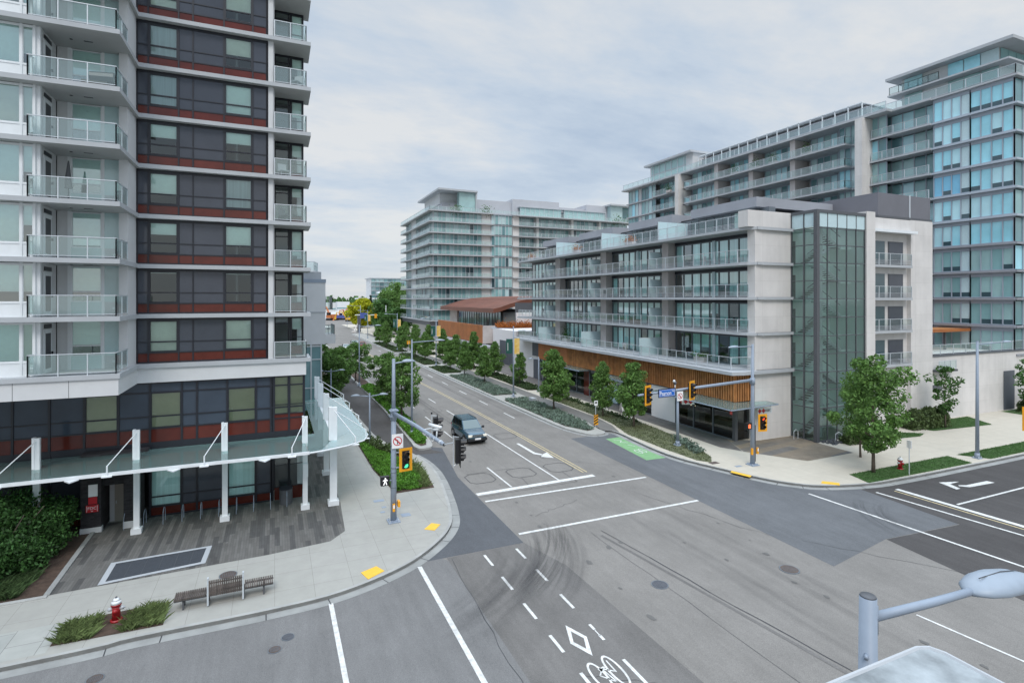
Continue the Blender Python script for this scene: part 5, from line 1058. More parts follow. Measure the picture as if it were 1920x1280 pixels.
b=MB(); b.box(36.7,98.5,.1,37.2,129,3.4,'door_grey'); b.box(34.2,92,3.0,37,129,3.3,'metal_screen'); b.build('ground_wall',PV)
b=MB(); b.box(43.4,97.2,6.0,58,97.6,9.3,'white_wall'); b.box(43.4,97.6,6,60,98,11.2,'charcoal'); b.build('side_wall',PV)
WB=thing('white_garage_box','small white-walled box with a grey roller door between pavilion and shop block','building',(42,92,0)); b=MB(); b.box(38.4,86.3,0,52,97.2,6.35,'white_wall'); b.build('wall',WB); b=MB(); b.box(38.3,87.5,0,38.4,93.5,4.4,'door_grey')
for i in range(9): b.box(38.26,87.5+i*.72,.1,38.3,87.56+i*.72,4.4,'charcoal')
b.build('door',WB)
rh=MB(); random.seed(8)
for _ in range(3800): leaf(rh,(random.uniform(38.6,50),random.uniform(95.2,96.8),6.35+abs(random.gauss(.1,.5))),.16,'flower_orange')
o=rh.build('roof_flowers'); tag(o,'rust-orange planting along the top of the white garage box','plants',kind='stuff')
# ---- distant buildings
FBd=thing('distant_apartment_block','pale distant apartment block above the trees','building',(80,400,0)); b=MB(); b.box(64,402,0,100,425,27,'stucco'); b.box(63,400.5,26.6,101,426,27.2,'slab_white'); b.build('wall',FBd)
for k in range(8):
    b=MB(); b.box(62.5,399.5,2.5+k*3.05,100,402,2.8+k*3.05,'slab_white'); 
    for i in range(12): b.box(64.3+i*3,401.7,2.9+k*3.05,66.9+i*3,402,5.3+k*3.05,rnd.choice(['far_glass0','far_glass1','far_glass2','far_glass3']))
    b.build('storey',FBd)
FB2=thing('distant_glass_block','distant glass building just left of the mid-distance block','building',(95,390,0)); b=MB(); b.box(86,385,0,118,392,25,'far_glass1')
for k in range(9): b.box(85.8,384.6,k*2.9,118,385,k*2.9+.5,'slab_white')
b.build('wall',FB2)
SR=thing('station_roof','curved pale station roof rising behind the far trees','station roof',(60,300,0)); b=MB()
for i in range(12):
    a=i/12; b.face([(53+a*24,300,15+3.0*math.sin(a*1.5)),(53+(a+1/12)*24,300,15+3.0*math.sin((a+1/12)*1.5)),(53+(a+1/12)*24,318,15.6+3.0*math.sin((a+1/12)*1.5)),(53+a*24,318,15.6+3.0*math.sin(a*1.5))],'white_metal')
b.box(53,299.8,14.4,77,300,14.9,'slab_white'); b.build('roof',SR)
for x in (56,64,72): q=MB(); q.box(x,303,0,x+.8,304,15,'concrete'); q.build('column',SR)
VS=thing('low_station_hall','low white vaulted hall behind the yellow tree','hall',(60,330,0)); b=MB(); b.box(50,332,0,76,350,9,'metal_screen'); b.prism([(46,330),(74,330),(74,352),(46,352)],11.6,12.6,'white_metal'); b.build('wall',VS)
for i in range(14):
    b=MB(); x=14+i*8.3+random.uniform(-2,2); y_=560+random.uniform(-40,60); b.box(x-6,y_,0,x+6,y_+14,random.uniform(4,9),random.choice(['stucco','lot_far','slab_white','metal_screen']))
    b.box(x-6.2,y_-.2,2.2,x+6.2,y_,3.2,'far_glass2'); tag(b.build('distant_shed'),'pale low shed on the flat ground under the horizon, far away','shed','distant sheds under the horizon')
# construction machines far down the road
def digger(x,y,rz,lb,body='orange_machine',s=1.0):
    t=thing('excavator',lb,'excavator',(0,0,0),'construction machines at the end of the road')
    q=MB(); q.box(-1.6,-1.7,0,-.8,1.7,.9,'rubber'); q.box(.8,-1.7,0,1.6,1.7,.9,'rubber'); q.build('track',t)
    q=MB(); q.box(-1.5,-2,1,1.5,1.6,2.2,body); q.box(-1.5,-2.2,1,1.5,-1.4,2.6,body); q.build('body',t); q=MB(); q.box(-1.4,0,2.2,-.3,1.5,3.4,'car_glass'); q.box(-1.45,-.05,3.35,-.25,1.55,3.5,body); q.build('cab',t)
    q=MB(); q.tube([(.3,1.4,2.0),(.3,3.6,5.6),(.3,6.6,5.2)],[.35,.4,.25],body,6); q.tube([(.3,6.6,5.4),(.3,7.6,2.4)],[.28,.2],body,6); q.box(-.3,7.0,1.2,.9,8.0,2.4,body); q.build('boom',t)
    t.location=(x,y,0); t.rotation_euler=(0,0,rz); t.scale=(s,s,s)
digger(29,318,.6,'orange excavator with raised boom, leftmost of the far machines',s=1.3); digger(34,322,-1.2,'orange excavator just right of the leftmost far machine',s=1.1); digger(38.5,326,2.4,'orange excavator nearest the yellow tree, far away',s=1.0); digger(36,300,1.4,'yellow excavator in front of the far orange ones','yellow_machine',.9)
for i in range(16):
    q=MB(); x=24+random.uniform(0,22); y_=310+random.uniform(0,60); q.cyl(0,0,0,1.2,.35,'orange_machine',.1,n=8); o=q.build('traffic_barrel'); tag(o,'small orange traffic barrel at the far roadworks','traffic barrel','barrels at the far roadworks'); o.location=(x,y_,0); o.scale=(1.6,1.6,1.4)
q=MB(); q.box(31,310,1.5,38,310.4,3.0,'blue_thing'); q.box(31.2,310,0,31.4,310.3,1.5,'dark_frame'); q.box(37.6,310,0,37.8,310.3,1.5,'dark_frame'); tag(q.build('site_banner'),'low blue banner at the far roadworks','banner')
q=MB(); q.prism([(25.2,200),(26.6,200),(26.6,201),(25.2,201)],0,.6,'concrete'); q.tube([(26.0,200.6,.3),(27.4,201.5,3.2)],[.35,.2],'concrete',4); q.box(27.3,201,0,28.3,202,6.6,'charcoal'); tag(q.build('concrete_pylon'),'tapering grey pylon beside the far intersection','pylon')
# ---------------------------------------------------------------- street furniture
def signal_head(parent,M4,back='yellow_paint',lit=None,visor=True,bw=.36,bh=1.12):
    """three-lens head in a local frame: x right, y up, z towards the viewer of the lenses"""
    def B(mb,x0,y0,z0,x1,y1,z1,m):
        q=[M4@Vector((x,y,z)) for z in (z0,z1) for x,y in ((x0,y0),(x1,y0),(x1,y1),(x0,y1))]; b=len(mb.v); mb.v+=[tuple(v) for v in q]; k=mb.mi(m)
        for f in ((3,2,1,0),(4,5,6,7),(0,1,5,4),(1,2,6,5),(2,3,7,6),(3,0,4,7)): mb.f.append(tuple(b+i for i in f)); mb.m.append(k)
    h=MB(); B(h,-.17,-.48,-.2,.17,.48,.02,'black_plastic'); hd=h.build('signal_head',parent)
    p=MB()
    if back=='yellow_paint':
        B(p,-bw,-bh/2-.06,-.02,-.21,bh/2+.06,.0,back); B(p,.21,-bh/2-.06,-.02,bw,bh/2+.06,.0,back); B(p,-.21,bh/2-.08,-.02,.21,bh/2+.06,.0,back); B(p,-.21,-bh/2-.06,-.02,.21,-bh/2+.08,.0,back)
    else: B(p,-bw*.85,-bh/2-.06,-.02,bw*.85,bh/2+.06,.0,back)
    p.build('backplate',hd)
    for i,yy in enumerate((.31,0,-.31)):
        m='lens_dark'
        if lit=='red' and i==0: m='lamp_red'
        if lit=='green' and i==2: m='lamp_green'
        l=MB(); n=14; pts=[M4@Vector((.125*math.cos(2*math.pi*k/n),yy+.125*math.sin(2*math.pi*k/n),.035)) for k in range(n)]; l.face(pts,m); l.build('lens',hd)
        v=MB(); k0=10; a0,a1=R(-35),R(215); ln=.27 if i==0 else .24
        for k in range(k0):
            a=a0+(a1-a0)*k/k0; b=a0+(a1-a0)*(k+1)/k0
            for rr in (.15,.142): v.face([M4@Vector((rr*math.cos(a),yy+rr*math.sin(a),0)),M4@Vector((rr*math.cos(b),yy+rr*math.sin(b),0)),M4@Vector((rr*math.cos(b),yy+rr*math.sin(b),ln*(1 if math.sin(b)>0 else .6))),M4@Vector((rr*math.cos(a),yy+rr*math.sin(a),ln*(1 if math.sin(a)>0 else .6)))],'black_plastic')
        v.build('visor',hd)
    return hd
def no_turn(parent,M4):
    s=MB()
    def q(pts,m,c=0): s.face([M4@Vector((a,b,c)) for a,b in pts],m)
    q([(-.3,-.38),(.3,-.38),(.3,.38),(-.3,.38)],'sign_white'); q([(-.3,-.38),(-.3,.38),(.3,.38),(.3,-.38)],'rail_metal',-.01)
    n=24
    for k in range(n):
        a,b=2*math.pi*k/n,2*math.pi*(k+1)/n; q([(.24*math.cos(a),.24*math.sin(a)),(.24*math.cos(b),.24*math.sin(b)),(.195*math.cos(b),.195*math.sin(b)),(.195*math.cos(a),.195*math.sin(a))],'sign_red',.006)
    q([(-.185,.14),(-.14,.185),(.185,-.14),(.14,-.185)],'sign_red',.007)
    q([(-.03,-.16),(.03,-.16),(.03,.04),(-.03,.04)],'sign_black',.004); q([(-.03,.04),(.03,.0),(.03,.06),(-.08,.10),(-.10,.05)],'sign_black',.0042); q([(-.06,.14),(-.06,.01),(-.15,.08)],'sign_black',.0044)
    return s.build('no_turn_sign',parent)
def lamp_head(parent,x,y,z,dx,dy,L=.85):
    u=Vector((dx,dy,0)).normalized(); v=Vector((-u.y,u.x,0)); m=MB(); prof=[(0,.05,.05),(.12,.15,.10),(.35,.21,.14),(.6,.19,.12),(.85,.12,.07),(1,.02,.02)]
    rings=[]
    for t,wd,ht in prof:
        c=Vector((x,y,z))+u*(t*L); b=len(m.v)
        for k in range(10):
            a=2*math.pi*k/10; s_=math.sin(a); q=c+v*(math.cos(a)*wd)+Vector((0,0,s_*ht if s_>0 else s_*.035)); m.v.append(tuple(q))
        rings.append(b)
    k=m.mi('lamp_shell')
    for a,b in zip(rings,rings[1:]):
        for j in range(10): m.f.append((a+j,b+j,b+(j+1)%10,a+(j+1)%10)); m.m.append(k)
    return m.build('lamp_head',parent,True)
def base_plate(parent,x,y,z,s=.28):
    b=MB(); b.box(x-s,y-s,z,x+s,y+s,z+.05,'grey_metal'); b.box(x-s*.75,y-s*.75,z+.05,x+s*.75,y+s*.75,z+.09,'grey_metal')
    for a in (-1,1):
        for c in (-1,1): b.cyl(x+a*s*.72,y+c*s*.72,z+.05,z+.16,.025,'rail_metal',n=6)
    return b.build('base_plate',parent)
def street_lamp(x,y,h,arms,lb,grp=None,r0=.1,hl=.85,z=H):
    t=thing('street_lamp',lb,'street lamp',(x,y,z),grp); p=MB(); p.tube([(x,y,z),(x,y,z+h)],[r0,r0*.62],'grey_metal',12); p.cyl(x,y,z+.02,z+.4,r0*1.35,'grey_metal',r0*1.25); p.cyl(x,y,z+h,z+h+.03,r0*.7,'grey_metal'); p.build('pole',t,True); base_plate(t,x,y,z,.24)
    for (dx,dy,L) in arms:
        u=Vector((dx,dy)).normalized(); ex,ey=x+u.x*L,y+u.y*L; a=MB(); a.tube([(x,y,z+h-.25),(x+u.x*L*.5,y+u.y*L*.5,z+h-.2),(ex,ey,z+h-.15)],[.05,.042,.035],'grey_metal',8); a.build('arm',t,True); lamp_head(t,ex-u.x*.08,ey-u.y*.08,z+h-.15,u.x,u.y,hl)
    return t
def banners(t,x,y,z):
    b=MB(); b.box(x-.95,y-.02,z,x-.12,y+.02,z+1.75,'banner_green'); b.box(x-.78,y-.03,z+.35,x-.72,y-.021,z+1.3,'sign_white'); b.tube([(x,y,z+1.8),(x-.98,y,z+1.8)],.02,'grey_metal',6); tag(b.build('banner',t),'dark green banner')
    b=MB(); b.box(x+.12,y-.02,z-.1,x+.8,y+.02,z+1.8,'banner_yellow'); b.tube([(x,y,z+1.82),(x+.85,y,z+1.82)],.02,'grey_metal',6); tag(b.build('banner',t),'yellow flowered banner')
# signal mast, left corner
def mast_left():
    x,y=5.81,29.11
    t=thing('signal_mast','tall blue-grey signal mast on the near left corner','traffic signal',(x,y,H)); p=MB()
    p.tube([(x,y,H),(x,y,5.7)],[.165,.13],'grey_metal',16); p.tube([(x,y,5.7),(x,y,8.8)],[.11,.085],'grey_metal',12); p.cyl(x,y,5.55,6.15,.17,'grey_metal',.16,14)
    for z in (1.95,2.75,3.0,4.2): p.cyl(x,y,z,z+.03,.17,'mid_frame',n=14)
    p.build('pole',t,True); base_plate(t,x,y,H,.32)
    ax,ay,az=6.45,21.85,5.95
    a=MB(); a.tube([(x,y,5.9),(x+.3,y-3.6,6.0),(ax,ay,az)],[.11,.095,.075],'grey_metal',12); a.tube([(ax,ay,az),(ax+.005,ay-.03,az)],[.06,.06],'black_plastic',12)
    for f in (.72,.8,.86,.95): c=Vector((x,y,5.9)).lerp(Vector((ax,ay,az)),f); d=Vector((ax-x,ay-y,0)).normalized()*.05; a.tube([c-d,c+d],.1,'rail_metal',12)
    a.build('mast_arm',t,True)
    b=MB(); b.tube([(x,y,8.55),(x+.55,y,8.62)],.04,'grey_metal',8); b.build('arm',t,True); lamp_head(t,x+.45,y,8.62,1,.15,.75)
    f=MB(); f.box(x-.22,y-.18,5.72,x+.2,y+.18,5.78,'grey_metal'); f.box(x-.22,y-.18,6.02,x+.24,y+.18,6.08,'grey_metal'); f.build('flange',t)
    for (hx,hy,hz) in ((6.95,24.6,6.0),(6.95,21.25,5.8)):
        M4=facing((hx,hy,hz),R(78)); signal_head(t,M4,'black_plastic',None,bw=.36)
        b=MB(); b.tube([(hx-.28,hy,hz-.66),(hx-.28,hy,hz+.68)],.02,'rail_metal',6); b.tube([(hx-.28,hy,hz+.6),(hx-.05,hy,hz+.55)],.015,'rail_metal',5); b.tube([(hx-.28,hy,hz-.6),(hx-.05,hy,hz-.5)],.02,'rail_metal',5); b.tube([(hx-.28,hy,hz+.66),(hx-.28,hy,hz+.74)],.04,'black_plastic',8)
        if hy<22: b.tube([(ax,ay,az),(hx-.28,hy,hz+.35)],.03,'rail_metal',6)
        else: b.tube([(6.2,hy,5.97),(hx-.28,hy,hz)],.03,'rail_metal',6)
        b.build('bracket',t)
    c=MB(); c.tube([(6.42,22.9,6.0),(6.45,22.9,6.32)],.035,'white_metal',8); c.tube([(6.5,22.75,6.4),(6.3,23.1,6.3)],.06,'white_metal',8); c.tube([(6.56,22.65,6.47),(6.2,23.25,6.5)],.075,'white_metal',8); tag(c.build('camera',t,True),'white traffic camera on the arm')
    no_turn(t,facing((5.98,28.9,4.45),0))
    signal_head(t,facing((6.42,28.9,3.42),R(8)),'yellow_paint','green',bw=.36)
    b=MB(); b.box(5.9,28.95,3.0,6.4,29.0,3.06,'grey_metal'); b.box(5.9,28.95,3.8,6.4,29.0,3.86,'grey_metal'); b.build('bracket',t)
    w_=MB(); w_.box(5.1,28.85,2.18,5.55,29.1,2.65,'black_plastic'); w_.box(5.5,29.0,2.35,5.7,29.05,2.42,'grey_metal'); pw=w_.build('walk_signal',t)
    m=MB()
    def q(pts): m.face([(5.325+a,28.845,2.41+b) for a,b in pts],'lamp_white')
    q([(-.03,.14),(.03,.14),(.04,.19),(-.03,.19)]); q([(-.05,-.02),(.05,-.02),(.05,.12),(-.04,.12)]); q([(-.05,-.02),(.0,-.02),(-.06,-.19),(-.11,-.17)]); q([(0,-.02),(.05,-.02),(.10,-.18),(.05,-.19)]); q([(-.04,.12),(-.04,.06),(-.13,.0),(-.12,.05)]); q([(.05,.12),(.05,.06),(.12,.01),(.13,.05)])
    m.build('walking_figure',pw)
    b=MB(); b.box(6.0,28.85,.95,6.12,29.15,1.25,'yellow_paint'); b.box(5.72,28.85,.75,5.84,28.95,1.15,'yellow_paint'); b.box(5.74,28.84,.92,5.82,28.85,1.1,'sign_white'); b.build('push_button',t)
mast_left()
def mast_right():
    x,y=31.29,28.75
    t=thing('signal_mast','tall blue-grey signal mast on the far right corner carrying the blue street name sign','traffic signal',(x,y,H)); p=MB()
    p.tube([(x,y,H),(x,y,8.75)],[.17,.085],'grey_metal',14); p.cyl(x,y,5.9,6.35,.18,'grey_metal',.17,14); p.build('pole',t,True); base_plate(t,x,y,H,.34)
    a=MB(); a.tube([(x,y,6.2),(26,28.3,6.1),(20.7,27.85,6.0)],[.11,.095,.07],'grey_metal',12); a.build('mast_arm',t,True)
    b=MB(); b.tube([(x,y,8.6),(x-1.6,y-.15,8.62)],.035,'grey_metal',8); b.build('arm',t,True); lamp_head(t,x-1.5,y-.14,8.62,-1,-.1,1.05)
    for hx in (21.35,24.85): signal_head(t,facing((hx,27.7,5.98 if hx<23 else 6.05),R(22)),'yellow_paint',None,bw=.36)
    s=MB(); M4=facing((22.95,27.86,6.0),R(4))
    def q(pts,m,c=0): s.face([M4@Vector((a_,b_,c)) for a_,b_ in pts],m)
    q([(-.72,-.27),(.72,-.27),(.72,.27),(-.72,.27)],'sign_black'); q([(-.72,-.27),(-.72,.27),(.72,.27),(.72,-.27)],'sign_black',-.03); q([(-.68,-.23),(.68,-.23),(.68,.23),(-.68,.23)],'sign_blue',.004)
    for (a0,b0,a1,b1) in ((-.64,.18,.64,.195),(-.64,-.195,.64,-.18),(.62,-.19,.64,.19),(-.64,-.19,-.625,.19)): q([(a0,b0),(a1,b0),(a1,b1),(a0,b1)],'sign_white',.006)
    sn=s.build('street_name_sign',t); text('Pearson',.39,'sign_white',M4@Matrix.Translation((-.13,-.02,.012)),sn,sx=.78); text('Way',.13,'sign_white',M4@Matrix.Translation((.49,.1,.012)),sn,sx=.8)
    c=MB(); c.tube([(23.75,28.05,6.1),(23.75,28.05,6.5)],.03,'white_metal',8); c.tube([(23.55,27.9,6.72),(23.8,28.2,6.62)],.08,'white_metal',8); c.tube([(23.7,28.0,6.5),(23.8,28.1,6.6)],.09,'charcoal',8); tag(c.build('camera',t,True),'white traffic camera on the arm')
    signal_head(t,facing((31.95,28.45,3.15),R(-12)),'yellow_paint','red',bw=.36)
    w_=MB(); w_.box(30.65,28.6,2.75,31.05,28.85,3.2,'black_plastic'); w_.box(31.0,28.7,2.9,31.2,28.76,2.96,'grey_metal'); pw=w_.build('walk_signal',t)
    m=MB(); 
    for k in range(4): m.box(30.74+k*.055,28.58,2.98+.02*(k%2),30.775+k*.055,28.598,3.13-.03*abs(k-1.5),'hand_red')
    m.box(30.74,28.58,2.83,30.94,28.598,2.98,'hand_red'); m.build('hand_figure',pw)
    b=MB(); b.box(30.98,28.5,.95,31.1,28.62,1.4,'yellow_paint'); b.box(31.5,28.5,.95,31.62,28.62,1.4,'yellow_paint'); b.box(31.52,28.49,1.15,31.6,28.5,1.36,'sign_white'); b.build('push_button',t)
    b=MB(); b.box(31.35,28.6,.4,31.45,28.7,3.0,'charcoal'); b.build('conduit',t)
mast_right()
t=thing('signal_mast','signal mast mostly outside the photo, its yellow signal edge touching the right border','traffic signal',(46,12.8,H)); p=MB(); p.tube([(46,12.8,H),(46,12.8,8.6)],[.17,.1],'grey_metal',12); p.build('pole',t,True); p=MB(); p.tube([(46,12.8,6.2),(35.5,15.0,6.0)],[.1,.07],'grey_metal',10); p.build('mast_arm',t,True); signal_head(t,facing((35.72,15.0,5.8),R(-40)),'yellow_paint',None)
# lamps
gR='tall street lamps along the far boulevard'
for i,(x,y,bn) in enumerate(((26.5,60.3,1),(26.3,94,1),(26.0,126,1),(25.6,167,1))):
    t=street_lamp(x,y,8.5,[(-1,0,2.2)],'tall lamp with green and yellow banners, %s from the intersection'%('nearest','second','third','fourth')[i],gR)
    banners(t,x,y,5.4)
t=thing('street_lamp','short double-headed lamp post in the corner planting before the bank windows','street lamp',(29.9,35.0,H)); x,y=29.9,35.0
p=MB(); p.tube([(x,y,H),(x,y,4.7)],[.13,.085],'grey_metal',12); p.cyl(x,y,H,.5,.17,'grey_metal'); p.build('pole',t,True); base_plate(t,x,y,H,.25)
for dx in (-1,1): a=MB(); a.tube([(x,y,4.5),(x+dx*.85,y,4.62)],.035,'grey_metal',8); a.build('arm',t,True); lamp_head(t,x+dx*.8,y,4.62,dx,0,.7)
no_turn(t,facing((29.98,34.8,4.15),0))
street_lamp(30.9,62.3,4.4,[(-1,0,.9)],'short lamp post with one arm beside the shop walk',None,.1,.7)
street_lamp(7.05,45.0,4.2,[(-1,.1,.85),(1,-.05,.85)],'short double-headed lamp post in the hedge beside the left bike path',None,.085,.7)
street_lamp(5.6,62,4.2,[(-1,.1,.85),(1,-.05,.85)],'short double-headed lamp post in the garden beyond the glass canopy',None,.085,.7)
street_lamp(10.95,46.9,8.3,[(1,0,2.2)],'tall street lamp on the tip of the island beside the bike path','tall lamps on the left island')
street_lamp(10.6,76.5,8.3,[(1,.0,2.2)],'tall street lamp farther along the left island behind the maples','tall lamps on the left island')
street_lamp(47.9,23.25,8.7,[(1,-.1,3.0)],'tall street lamp on the kerb right of the corner tree, arm leaving the photo',None,.13)
street_lamp(28.4,202,9.5,[(-1,0,3.0)],'far lamp mast at the distant intersection',None,.16)
# foreground lamp close to the camera
t=thing('street_lamp','near street lamp top at lower right with a large rounded head','street lamp',(6.0,3.93,0)); x,y=6.0,3.93
p=MB(); p.tube([(x,y,0),(x,y,8.72)],[.17,.085],'grey_metal',24); p.tube([(x,y,8.72),(x,y,8.735)],[.083,.075],'charcoal',24); p.box(x+.07,y-.05,8.3,x+.10,y+.05,8.62,'grey_metal'); p.tube([(x-.075,y-.03,8.12),(x-.12,y-.06,8.10)],.022,'grey_metal',10); p.build('pole',t,True)
a=MB(); a.tube([(x+.08,y,8.47),(x+1.0,y-.12,8.5),(x+1.75,y-.2,8.53)],[.05,.047,.042],'grey_metal',14); a.build('arm',t,True)
h=MB(); prof=[(0,.02,.01),(.03,.10,.05),(.12,.18,.10),(.3,.235,.15),(.5,.24,.16),(.75,.2,.13),(.95,.1,.07),(1.02,.01,.01)]; rings=[]
for q_,wd_,ht_ in prof:
    b=len(h.v); cx_,cy_,cz_=x+1.55+q_*1.05,y-.185-q_*.08,8.52
    for k in range(20): a_=2*math.pi*k/20; s_=math.sin(a_); h.v.append((cx_-math.cos(a_)*wd_*.08,cy_+math.cos(a_)*wd_,cz_+(s_*ht_ if s_>0 else s_*.04)))
    rings.append(b)
k_=h.mi('lamp_shell')
for a_,b_ in zip(rings,rings[1:]):
    for j in range(20): h.f.append((a_+j,b_+j,b_+(j+1)%20,a_+(j+1)%20)); h.m.append(k_)
h.build('lamp_head',t,True)
a=MB(); a.tube([(x+1.63,y-.187,8.525),(x+1.66,y-.19,8.527)],[.062,.07],'charcoal',16); a.build('collar',t)
a=MB(); a.tube([(x+1.62+.02*k,y-.19-.23*math.sin(k*.30) if k<10 else y-.2,8.505) for k in range(2)],.004,'charcoal',4)
a.tube([(x+1.72,y-.2,8.66),(x+2.1,y-.24,8.685),(x+2.4,y-.26,8.65)],.006,'charcoal',5); a.build('seam',t)
# ledge of the near building
LG=thing('near_canopy_roof','weathered pale canopy roof corner at the bottom right edge','canopy',(1.5,1.0,0))
lp=[(-3,2.72)]+[(4.72+.15*math.cos(R(a)),2.57+.15*math.sin(R(a))) for a in (90,60,30,0)]+[(4.87,-6),(-3,-6)]
b=MB(); b.prism(lp,8.95,9.2,'ledge'); b.build('roof_slab',LG)
b=MB(); b.tube([(-3,2.70,9.2)]+[(px_*1.0,py_,9.2) for px_,py_ in [(4.72+.13*math.cos(R(a)),2.57+.13*math.sin(R(a))) for a in (90,45,0)]]+[(4.85,-6,9.2)],.018,'slab_white',6); b.build('edge_trim',LG)
b=MB(); b.box(-3,-6,0,4.4,-.2,8.95,'concrete'); b.build('wall',LG)
# hydrants
def hydrant(x,y,lb,s=1):
    t=thing('fire_hydrant',lb,'fire hydrant',(x,y,H),'red and white fire hydrants'); b=MB()
    b.cyl(x,y,H,H+.07*s,.19*s,'hydrant_red',n=16); b.cyl(x,y,H+.07*s,H+.62*s,.135*s,'hydrant_red',.125*s,16); b.cyl(x,y,H+.58*s,H+.64*s,.17*s,'hydrant_red',n=16); b.build('body',t,True)
    b=MB(); b.cyl(x,y,H+.64*s,H+.76*s,.17*s,'white_metal',.14*s,16); b.cyl(x,y,H+.76*s,H+.84*s,.14*s,'white_metal',.05*s,16); b.cyl(x,y,H+.84*s,H+.89*s,.035*s,'charcoal',n=6); b.build('bonnet',t,True)
    for sx_ in (-1,1): b=MB(); b.tube([(x+sx_*.1*s,y,H+.46*s),(x+sx_*.24*s,y,H+.46*s)],.065*s,'slab_white',10); b.tube([(x+sx_*.24*s,y,H+.46*s),(x+sx_*.28*s,y,H+.46*s)],.03*s,'slab_white',6); b.build('nozzle_cap',t,True)
    b=MB(); b.tube([(x,y-.1*s,H+.42*s),(x,y-.22*s,H+.42*s)],.085*s,'hydrant_red',12); b.build('nozzle_cap',t,True)
hydrant(-5.35,24.2,'near red fire hydrant with white top standing in the grass bed'); hydrant(39.9,23.9,'distant red fire hydrant on the mown strip behind a thin post')
# bench
t=thing('slatted_bench','long weathered slatted bench with one raised backrest section','bench',(-1.8,24.2,H))
def seg(x0,x1,back,nm):
    b=MB(); n=int((x1-x0)/.062)
    for i in range(n): x=x0+i*(x1-x0)/n; b.box(x,23.9,.56,x+.044,24.52,.63,'wood_bench')
    b.box(x0,23.97,.5,x1,24.02,.56,'charcoal'); b.box(x0,24.43,.5,x1,24.48,.56,'charcoal'); b.build(nm,t)
    if back:
        b=MB()
        for i in range(n): x=x0+i*(x1-x0)/n; b.box(x,23.84,.55,x+.046,23.89,1.15,'wood_bench')
        b.box(x0,23.91,.7,x1,23.94,.74,'charcoal'); b.box(x0,23.91,1.0,x1,23.94,1.04,'charcoal'); b.build('backrest',t)
seg(-3.5,-2.4,False,'seat'); seg(-2.33,-1.17,True,'seat'); seg(-1.1,-.05,False,'seat')
for x in (-3.2,-2.36,-1.14,-.4): b=MB(); b.box(x-.03,24.0,H,x+.03,24.1,.5,'charcoal'); b.box(x-.03,24.35,H,x+.03,24.45,.5,'charcoal'); b.box(x-.03,24.0,.46,x+.03,24.45,.5,'charcoal'); b.build('leg',t)
for x in (-2.36,-1.14): b=MB(); b.box(x-.03,23.84,.2,x+.03,23.98,1.25,'rail_metal'); b.build('armrest',t)
# vent grate with white border
t=thing('pavement_grate','large dark pavement grating with a white border in the plank paving','grating',(-4.8,28.7,H)); b=MB(); Q=[(-6.72,27.45),(-6.72,29.55),(-2.75,29.7),(-2.85,27.85)]; Q2=[(-6.5,27.68),(-6.5,29.38),(-2.97,29.52),(-3.05,28.03)]
for i in range(4): j=(i+1)%4; b.face([(*Q[i],H+.02),(*Q[j],H+.02),(*Q2[j],H+.02),(*Q2[i],H+.02)],'slab_white')
b.build('border',t); b=MB(); b.face([(*p_,H+.006) for p_ in Q2],'grate')
for i in range(34): y_=27.72+i*.053; b.box(-6.5,y_,H+.006,-3.0,y_+.014,H+.016,'charcoal')
for i in range(1,6): x=-6.5+i*.6; b.box(x,27.8,H+.006,x+.02,29.4,H+.018,'charcoal')
b.build('grating',t)
# manholes
def mh(x,y,r,z,m,lb,grp='manhole covers'):
    t=thing('manhole_cover',lb,'manhole cover',(x,y,z),grp); b=MB(); b.cyl(x,y,z-.02,z+.014,r,'mid_frame',n=24); b.build('rim',t); b=MB(); b.cyl(x,y,z,z+.019,r*.88,m,n=24); 
    for i in range(-3,4): b.box(x+i*r*.2-.012,y-r*.55,z+.019,x+i*r*.2+.012,y+r*.55,z+.022,'charcoal')
    b.build('lid',t)
mh(20.93,17.2,.42,.006,'manhole','brown manhole cover near the dark asphalt patch, rightmost in the road'); mh(14.82,18.45,.36,.006,'manhole_grey','grey manhole cover in the middle of the intersection'); mh(.43,20.87,.22,.006,'manhole_grey','small blue-grey valve cover in the side street'); mh(0,20.3,.22,.006,'manhole','small rusty valve cover in the side street'); mh(-1.83,26.28,.36,H,'manhole','round brown cover in the pavement beside the grating'); mh(-5.2,21.0,.25,.006,'manhole','brown cover at the bottom edge near the kerb')
for (x,y,sx_,sy_,lb) in ((6.6,29.7,.5,.45,'flat grey-blue utility lid beside the left signal mast'),(5.6,32.4,.6,.35,'flat grey-blue utility lid beside the green bed'),(5.5,30.6,.25,.2,'small square lid nearer the left mast'),(5.7,31.3,.25,.2,'small square lid farther from the left mast'),(30.1,28.9,.5,.25,'flat lid by the corner planting across the road'),(29.1,30.2,.7,.45,'rust-brown lid in the corner planting across the road')):
    b=MB(); b.box(x-sx_/2,y-sy_/2,H,x+sx_/2,y+sy_/2,H+.012,'manhole' if 'rust' in lb else 'grey_metal'); tag(b.build('access_cover'),lb,'access cover','access covers')
b=MB(); b.prism([(8.55,38.6),(9.35,38.3),(9.3,41.2),(8.9,41.3)],H,H+.2,'kerb'); tag(b.build('concrete_plinth'),'low concrete plinth between the corner bed and the bike path','plinth')
